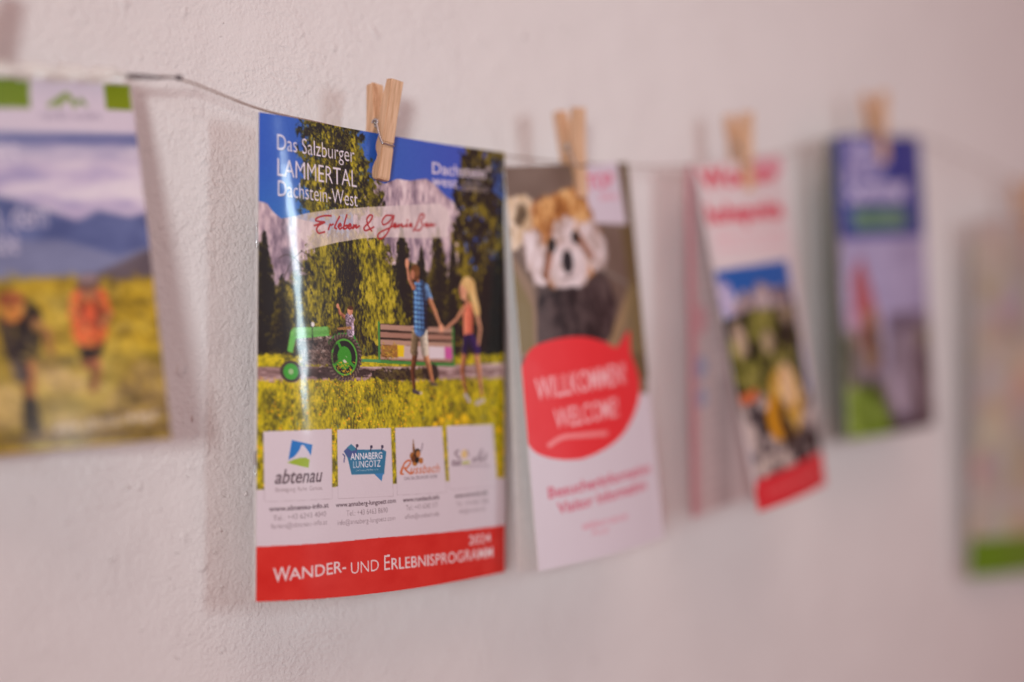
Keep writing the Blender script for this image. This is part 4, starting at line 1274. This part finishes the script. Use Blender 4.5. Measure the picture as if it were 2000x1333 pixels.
slab("front_panel_back", surf_panda, .0003, .0008, M_PAPER, pd, 16, 24)
slab("back_panel", surf_panda_back, 0, .0006, M_PAPER, pd, 16, 24)

# ------------------------------------------------------------------ leaflet with red headline and castle picture
A = Print(SIZE["castle"], 180, 420)
A.c[:] = (206, 188, 192)
HR = (196, 66, 84)
A.text("Wochen-", [(2.3, 15.7), (79.8, 15.2)], 13, HR, .04)
A.text("hohepunkte", [(3.0, 36.7), (79.8, 38.9)], 12, HR, .04)
A.poly([(53.7, 0.3), (86.4, 0.2), (87.7, 10.0), (53.0, 11.1)], (206, 130, 146), .7)
A.text("Salzburger Land erleben", [(7.4, 47.2), (77.9, 49.9)], 4.5, (212, 158, 168), .02)
A.text("Sommer im Lammertal", [(6.6, 54.1), (75.7, 57.6)], 4.5, (212, 164, 174), .02)
pic = [(1.8, 65.4), (75.9, 66.1), (85.0, 186.0), (4.0, 189.4)]
A.poly(pic, (40, 86, 158))
A.blob([(-1.3, 66.7), (10.0, 72.0), (17.2, 89.0), (12.4, 97.7), (-1.7, 89.8)], [(120, 120, 170), (170, 154, 190), (206, 190, 208)], 5, 6, 30, .8, .4, 4)
A.blob([(13.1, 88.5), (23.8, 77.3), (29.2, 83.6), (38.0, 74.5), (46.8, 78.6), (53.8, 83.2), (75.3, 81.6), (77.0, 99.1), (25.1, 105.5), (11.6, 100.7)], [(84, 70, 80), (140, 118, 124), (186, 164, 166)], 4, 6, 32, .9, .3, 4)
A.blob([(-2.0, 95.9), (14.3, 91.2), (45.0, 93.0), (78.7, 93.5), (77.6, 147.0), (1.3, 144.9), (-3.4, 117.1)], [(18, 18, 10), (36, 34, 16), (62, 58, 24), (104, 104, 40), (140, 130, 70)], 5, 7, 34, .7, .3, 5, 2.2)
for c, rx, ry in zip([(12.8, 110.1), (39.0, 112.9), (10.8, 103.7), (64.9, 99.4)], (6, 6, 5, 6), (9, 7, 7, 6)):
    A.ellipse(c, rx, ry, (184, 156, 140), .75)
A.blob([(-0.6, 143.1), (30.4, 141.7), (83.5, 148.5), (92.1, 191.0), (4.3, 191.5)], [(34, 28, 32), (80, 70, 74), (130, 116, 116), (184, 164, 160)], 6, 7, 36, .7, .3, 5, 2.2)
A.poly([(1.2, 140.4), (19.8, 138.0), (19.8, 144.7), (3.3, 146.4)], (190, 98, 62))
A.blob(spline([(30.8, 140.3), (40.2, 131.8), (53.6, 128.6), (65.3, 134.6), (70.6, 149.2), (61.4, 166.5), (43.9, 173.5), (32.3, 168.0), (28.4, 155.2), (30.8, 140.3)], 5), [(120, 84, 30), (180, 130, 40), (212, 164, 66), (222, 186, 120)], 6, 9, 38, .5, .3, 5)
A.ellipse([(53.4, 141.1)][0], 9, 14, (216, 180, 156), .8)
A.ellipse([(34.2, 158.5)][0], 9, 13, (214, 144, 24), .9)
A.blob([(38.6, 144.5), (45.8, 148.6), (47.0, 164.2), (39.1, 169.1), (37.2, 156.5)], [(30, 22, 14), (90, 64, 30)], 4, 6, 40, .8, .5, 5, a=.9)
A.ellipse([(46.7, 169.1)][0], 8, 9, (48, 34, 26), .9)
A.text("AKTIV IM", [(9.0, 186.7), (43.0, 185.6)], 9, (200, 178, 170), .04)
A.poly([(4.0, 189.4), (90.2, 186.3), (112.1, 211.4), (89.1, 208.1), (2.6, 207.9), (-5.6, 206.3)], (202, 48, 56))
A.text("www.lammertal.info", [(12.2, 199.7), (76.7, 198.3)], 4, (216, 110, 110), .01)
A.blur(3)
cs = empty("castle_leaflet", (.70, -.05, 1.4345))
tag(cs, "white leaflet with red headline, castle picture and red foot", "leaflet")
sheet("front_panel", surf_castle, A, M_SATIN, cs)
slab("front_panel_back", surf_castle, .0003, .0008, M_PAPER, cs, 16, 24)
A = Print(SIZE["castle_back"], 150, 260)
A.c[:] = (206, 188, 190)
for i in range(26):
    A.text("Wandern und Natur erleben", [(5, 14 + i * 7.4), (5 + 26 + 8 * math.sin(i * 2.1), 14 + i * 7.4)], 2.4, (140, 124, 132))
A.ellipse((10, 120), 7, 7, (120, 150, 200), .7)
A.ellipse((11, 138), 6, 6, (120, 150, 200), .6)
A.ellipse((12, 92), 7, 9, (208, 130, 144), .6)
A.fill((A.X > 26) * (A.X < 40) * (A.Y > 130), (150, 136, 140), .5)
A.fill(np.clip(1 - A.X / 9, 0, 1) ** .5, (188, 104, 118), .8)  # pink wall shadow beside the leaflet, painted into the panel's left margin
A.fill(np.ones_like(A.X), (206, 176, 180), .25)
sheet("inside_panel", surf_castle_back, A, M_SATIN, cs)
slab("inside_panel_back", surf_castle_back, .0003, .0008, plain("red_bounce", (.55, .12, .16), .5), cs, 16, 24)  # unseen back coloured red to bounce a pink tint onto the wall

# ------------------------------------------------------------------ blue-topped leaflet
A = Print(SIZE["blue"], 150, 280)
A.c[:] = (158, 146, 180)
A.poly([(-19.7, -9.1), (140.3, -11.5), (134.3, 70.6), (-24.8, 69.8)], (54, 62, 134))
A.text("Salzburg", [(10.5, 17.2), (55.7, 16.4)], 16, (186, 172, 206), .04)
A.text("erleben", [(8.6, 29.4), (49.3, 29.2)], 14, (180, 166, 200), .04)
A.text("Sommer", [(8.5, 45.4), (85.7, 44.5)], 18, (196, 182, 210), .04)
A.poly([(14.5, 49.7), (81.1, 50.2), (80.9, 65.3), (15.6, 65.1)], (96, 124, 108))
A.poly([(-22.7, -1.5), (-1.7, -1.4), (0.8, 67.3), (-19.5, 66.6)], (66, 66, 84), .6)
A.poly([(-18.8, 56.3), (1.5, 57.0), (1.5, 132.7), (-13.6, 131.7)], (140, 106, 96), .9)
A.poly([(11.3, 95.4), (21.9, 82.0), (30.2, 103.3), (37.7, 124.6), (37.2, 159.3), (20.3, 161.5), (11.0, 129.9)], (158, 84, 92))
A.poly([(23.4, 120.3), (35.9, 117.5), (38.9, 152.5), (28.2, 158.6)], (130, 88, 44))
A.poly([(7.8, 115.9), (23.1, 123.7), (17.0, 133.7), (6.9, 129.6)], (184, 140, 160))
A.poly([(46.2, 122.3), (97.0, 122.7), (99.8, 135.1), (48.2, 135.7)], (118, 104, 128))
A.poly([(48.2, 135.7), (83.2, 135.9), (80.8, 190.8), (47.6, 191.3)], (178, 162, 182))
A.poly([(83.4, 134.2), (114.9, 132.2), (114.3, 204.4), (79.5, 203.0)], (84, 64, 66))
A.poly([(87.3, 134.4), (108.4, 135.5), (104.4, 146.1), (85.9, 146.8)], (120, 112, 70))
A.poly([(-10.9, 128.5), (10.5, 136.7), (7.8, 204.8), (-8.5, 206.6)], (112, 118, 70))
A.poly([(10.5, 136.7), (23.8, 151.4), (24.9, 172.2), (10.2, 170.9)], (156, 140, 156))
A.poly([(10.4, 167.6), (42.5, 166.6), (49.5, 191.5), (46.4, 205.1), (17.4, 202.3)], (84, 68, 72))
A.poly([(-2.2, 173.3), (24.9, 172.2), (43.7, 187.5), (43.4, 211.7), (-8.7, 209.9)], (136, 164, 60))
A.poly([(-3.7, 180.0), (9.7, 177.7), (9.6, 208.4), (-8.7, 209.9)], (104, 138, 24))
A.poly([(44.9, 194.6), (117.9, 196.8), (120.3, 212.2), (42.0, 208.1)], (66, 50, 54))
A.blob([(-3.3, 129.0), (39.4, 131.6), (49.8, 188.1), (17.4, 202.3), (-3.3, 203.7)], [(40, 34, 34), (84, 70, 72), (130, 116, 110), (150, 150, 90)], 7, 9, 50, .7, .5, 8, a=.55)
A.blob([(49.1, 125.2), (122.9, 125.4), (117.3, 208.3), (44.0, 204.9)], [(44, 34, 38), (84, 68, 74), (150, 132, 150)], 7, 10, 52, .7, .5, 8, a=.5)
A.blob([(-6.0, 169.6), (25.2, 168.7), (45.5, 187.7), (44.5, 213.5), (-8.8, 211.6)], [(66, 86, 20), (98, 120, 34), (140, 160, 76)], 7, 8, 54, .5, .6, 9, a=.8)
A.c += ((A.noise(16, 14, 4, 56) - .5) * 44)[..., None]
A.blur(4)
bl = empty("blue_leaflet", (.8605, -.033, 1.4748))
tag(bl, "tall leaflet with deep blue top and green corner at its foot", "leaflet")
sheet("front_panel", surf_blue, A, M_SATIN, bl)
slab("front_panel_back", surf_blue, .0003, .0008, M_PAPER, bl, 14, 20)
slab("back_panel", surf_blue_back, 0, .0006, plain("dark_green_shade", (.16, .17, .14), .5), bl, 14, 20)  # shade along the left margin put into the panel's dark green colour

# ------------------------------------------------------------------ folded map
A = Print(SIZE["map"], 180, 240)
n1, n2, n3 = A.noise(40, 45, 3, 1), A.noise(30, 30, 3, 2), A.noise(24, 20, 3, 3)
A.c = np.array((178, 164, 152)) + (n1[..., None] - .5) * np.array((60, 30, 0)) + (n2[..., None] - .5) * np.array((0, 46, 20)) + (n3[..., None] - .5) * np.array((10, 10, 60))
A.fill(np.clip(1 - A.Y / 36, 0, 1), (176, 160, 164), .9)
for i in range(18):
    p0 = rng.uniform(0, 210), rng.uniform(20, 250)
    pts = [p0]
    for k in range(5):
        pts.append((pts[-1][0] + rng.normal(0, 18), pts[-1][1] + rng.normal(0, 18)))
    A.line(pts, 1.2, (196, 176, 150) if i % 3 else (130, 140, 180), .7, smooth=True)
for i in range(40):
    A.ellipse((rng.uniform(0, 210), rng.uniform(20, 250)), rng.uniform(2, 8), rng.uniform(2, 8), [(110, 120, 80), (150, 120, 110), (180, 150, 170), (176, 160, 120)][i % 4], .5)
A.poly([(-1, 254), (211, 254), (211, 286), (-1, 286)], (98, 132, 20))
mp_ = empty("map_sheet", (1.09, -.0235, 1.3585))
tag(mp_, "large pale folded map sheet with a green foot strip", "map")
sheet("printed_face", surf_map, A, M_SATIN, mp_)
slab("folded_layers", surf_map, .0003, .0012, M_PAPER, mp_, 14, 14)
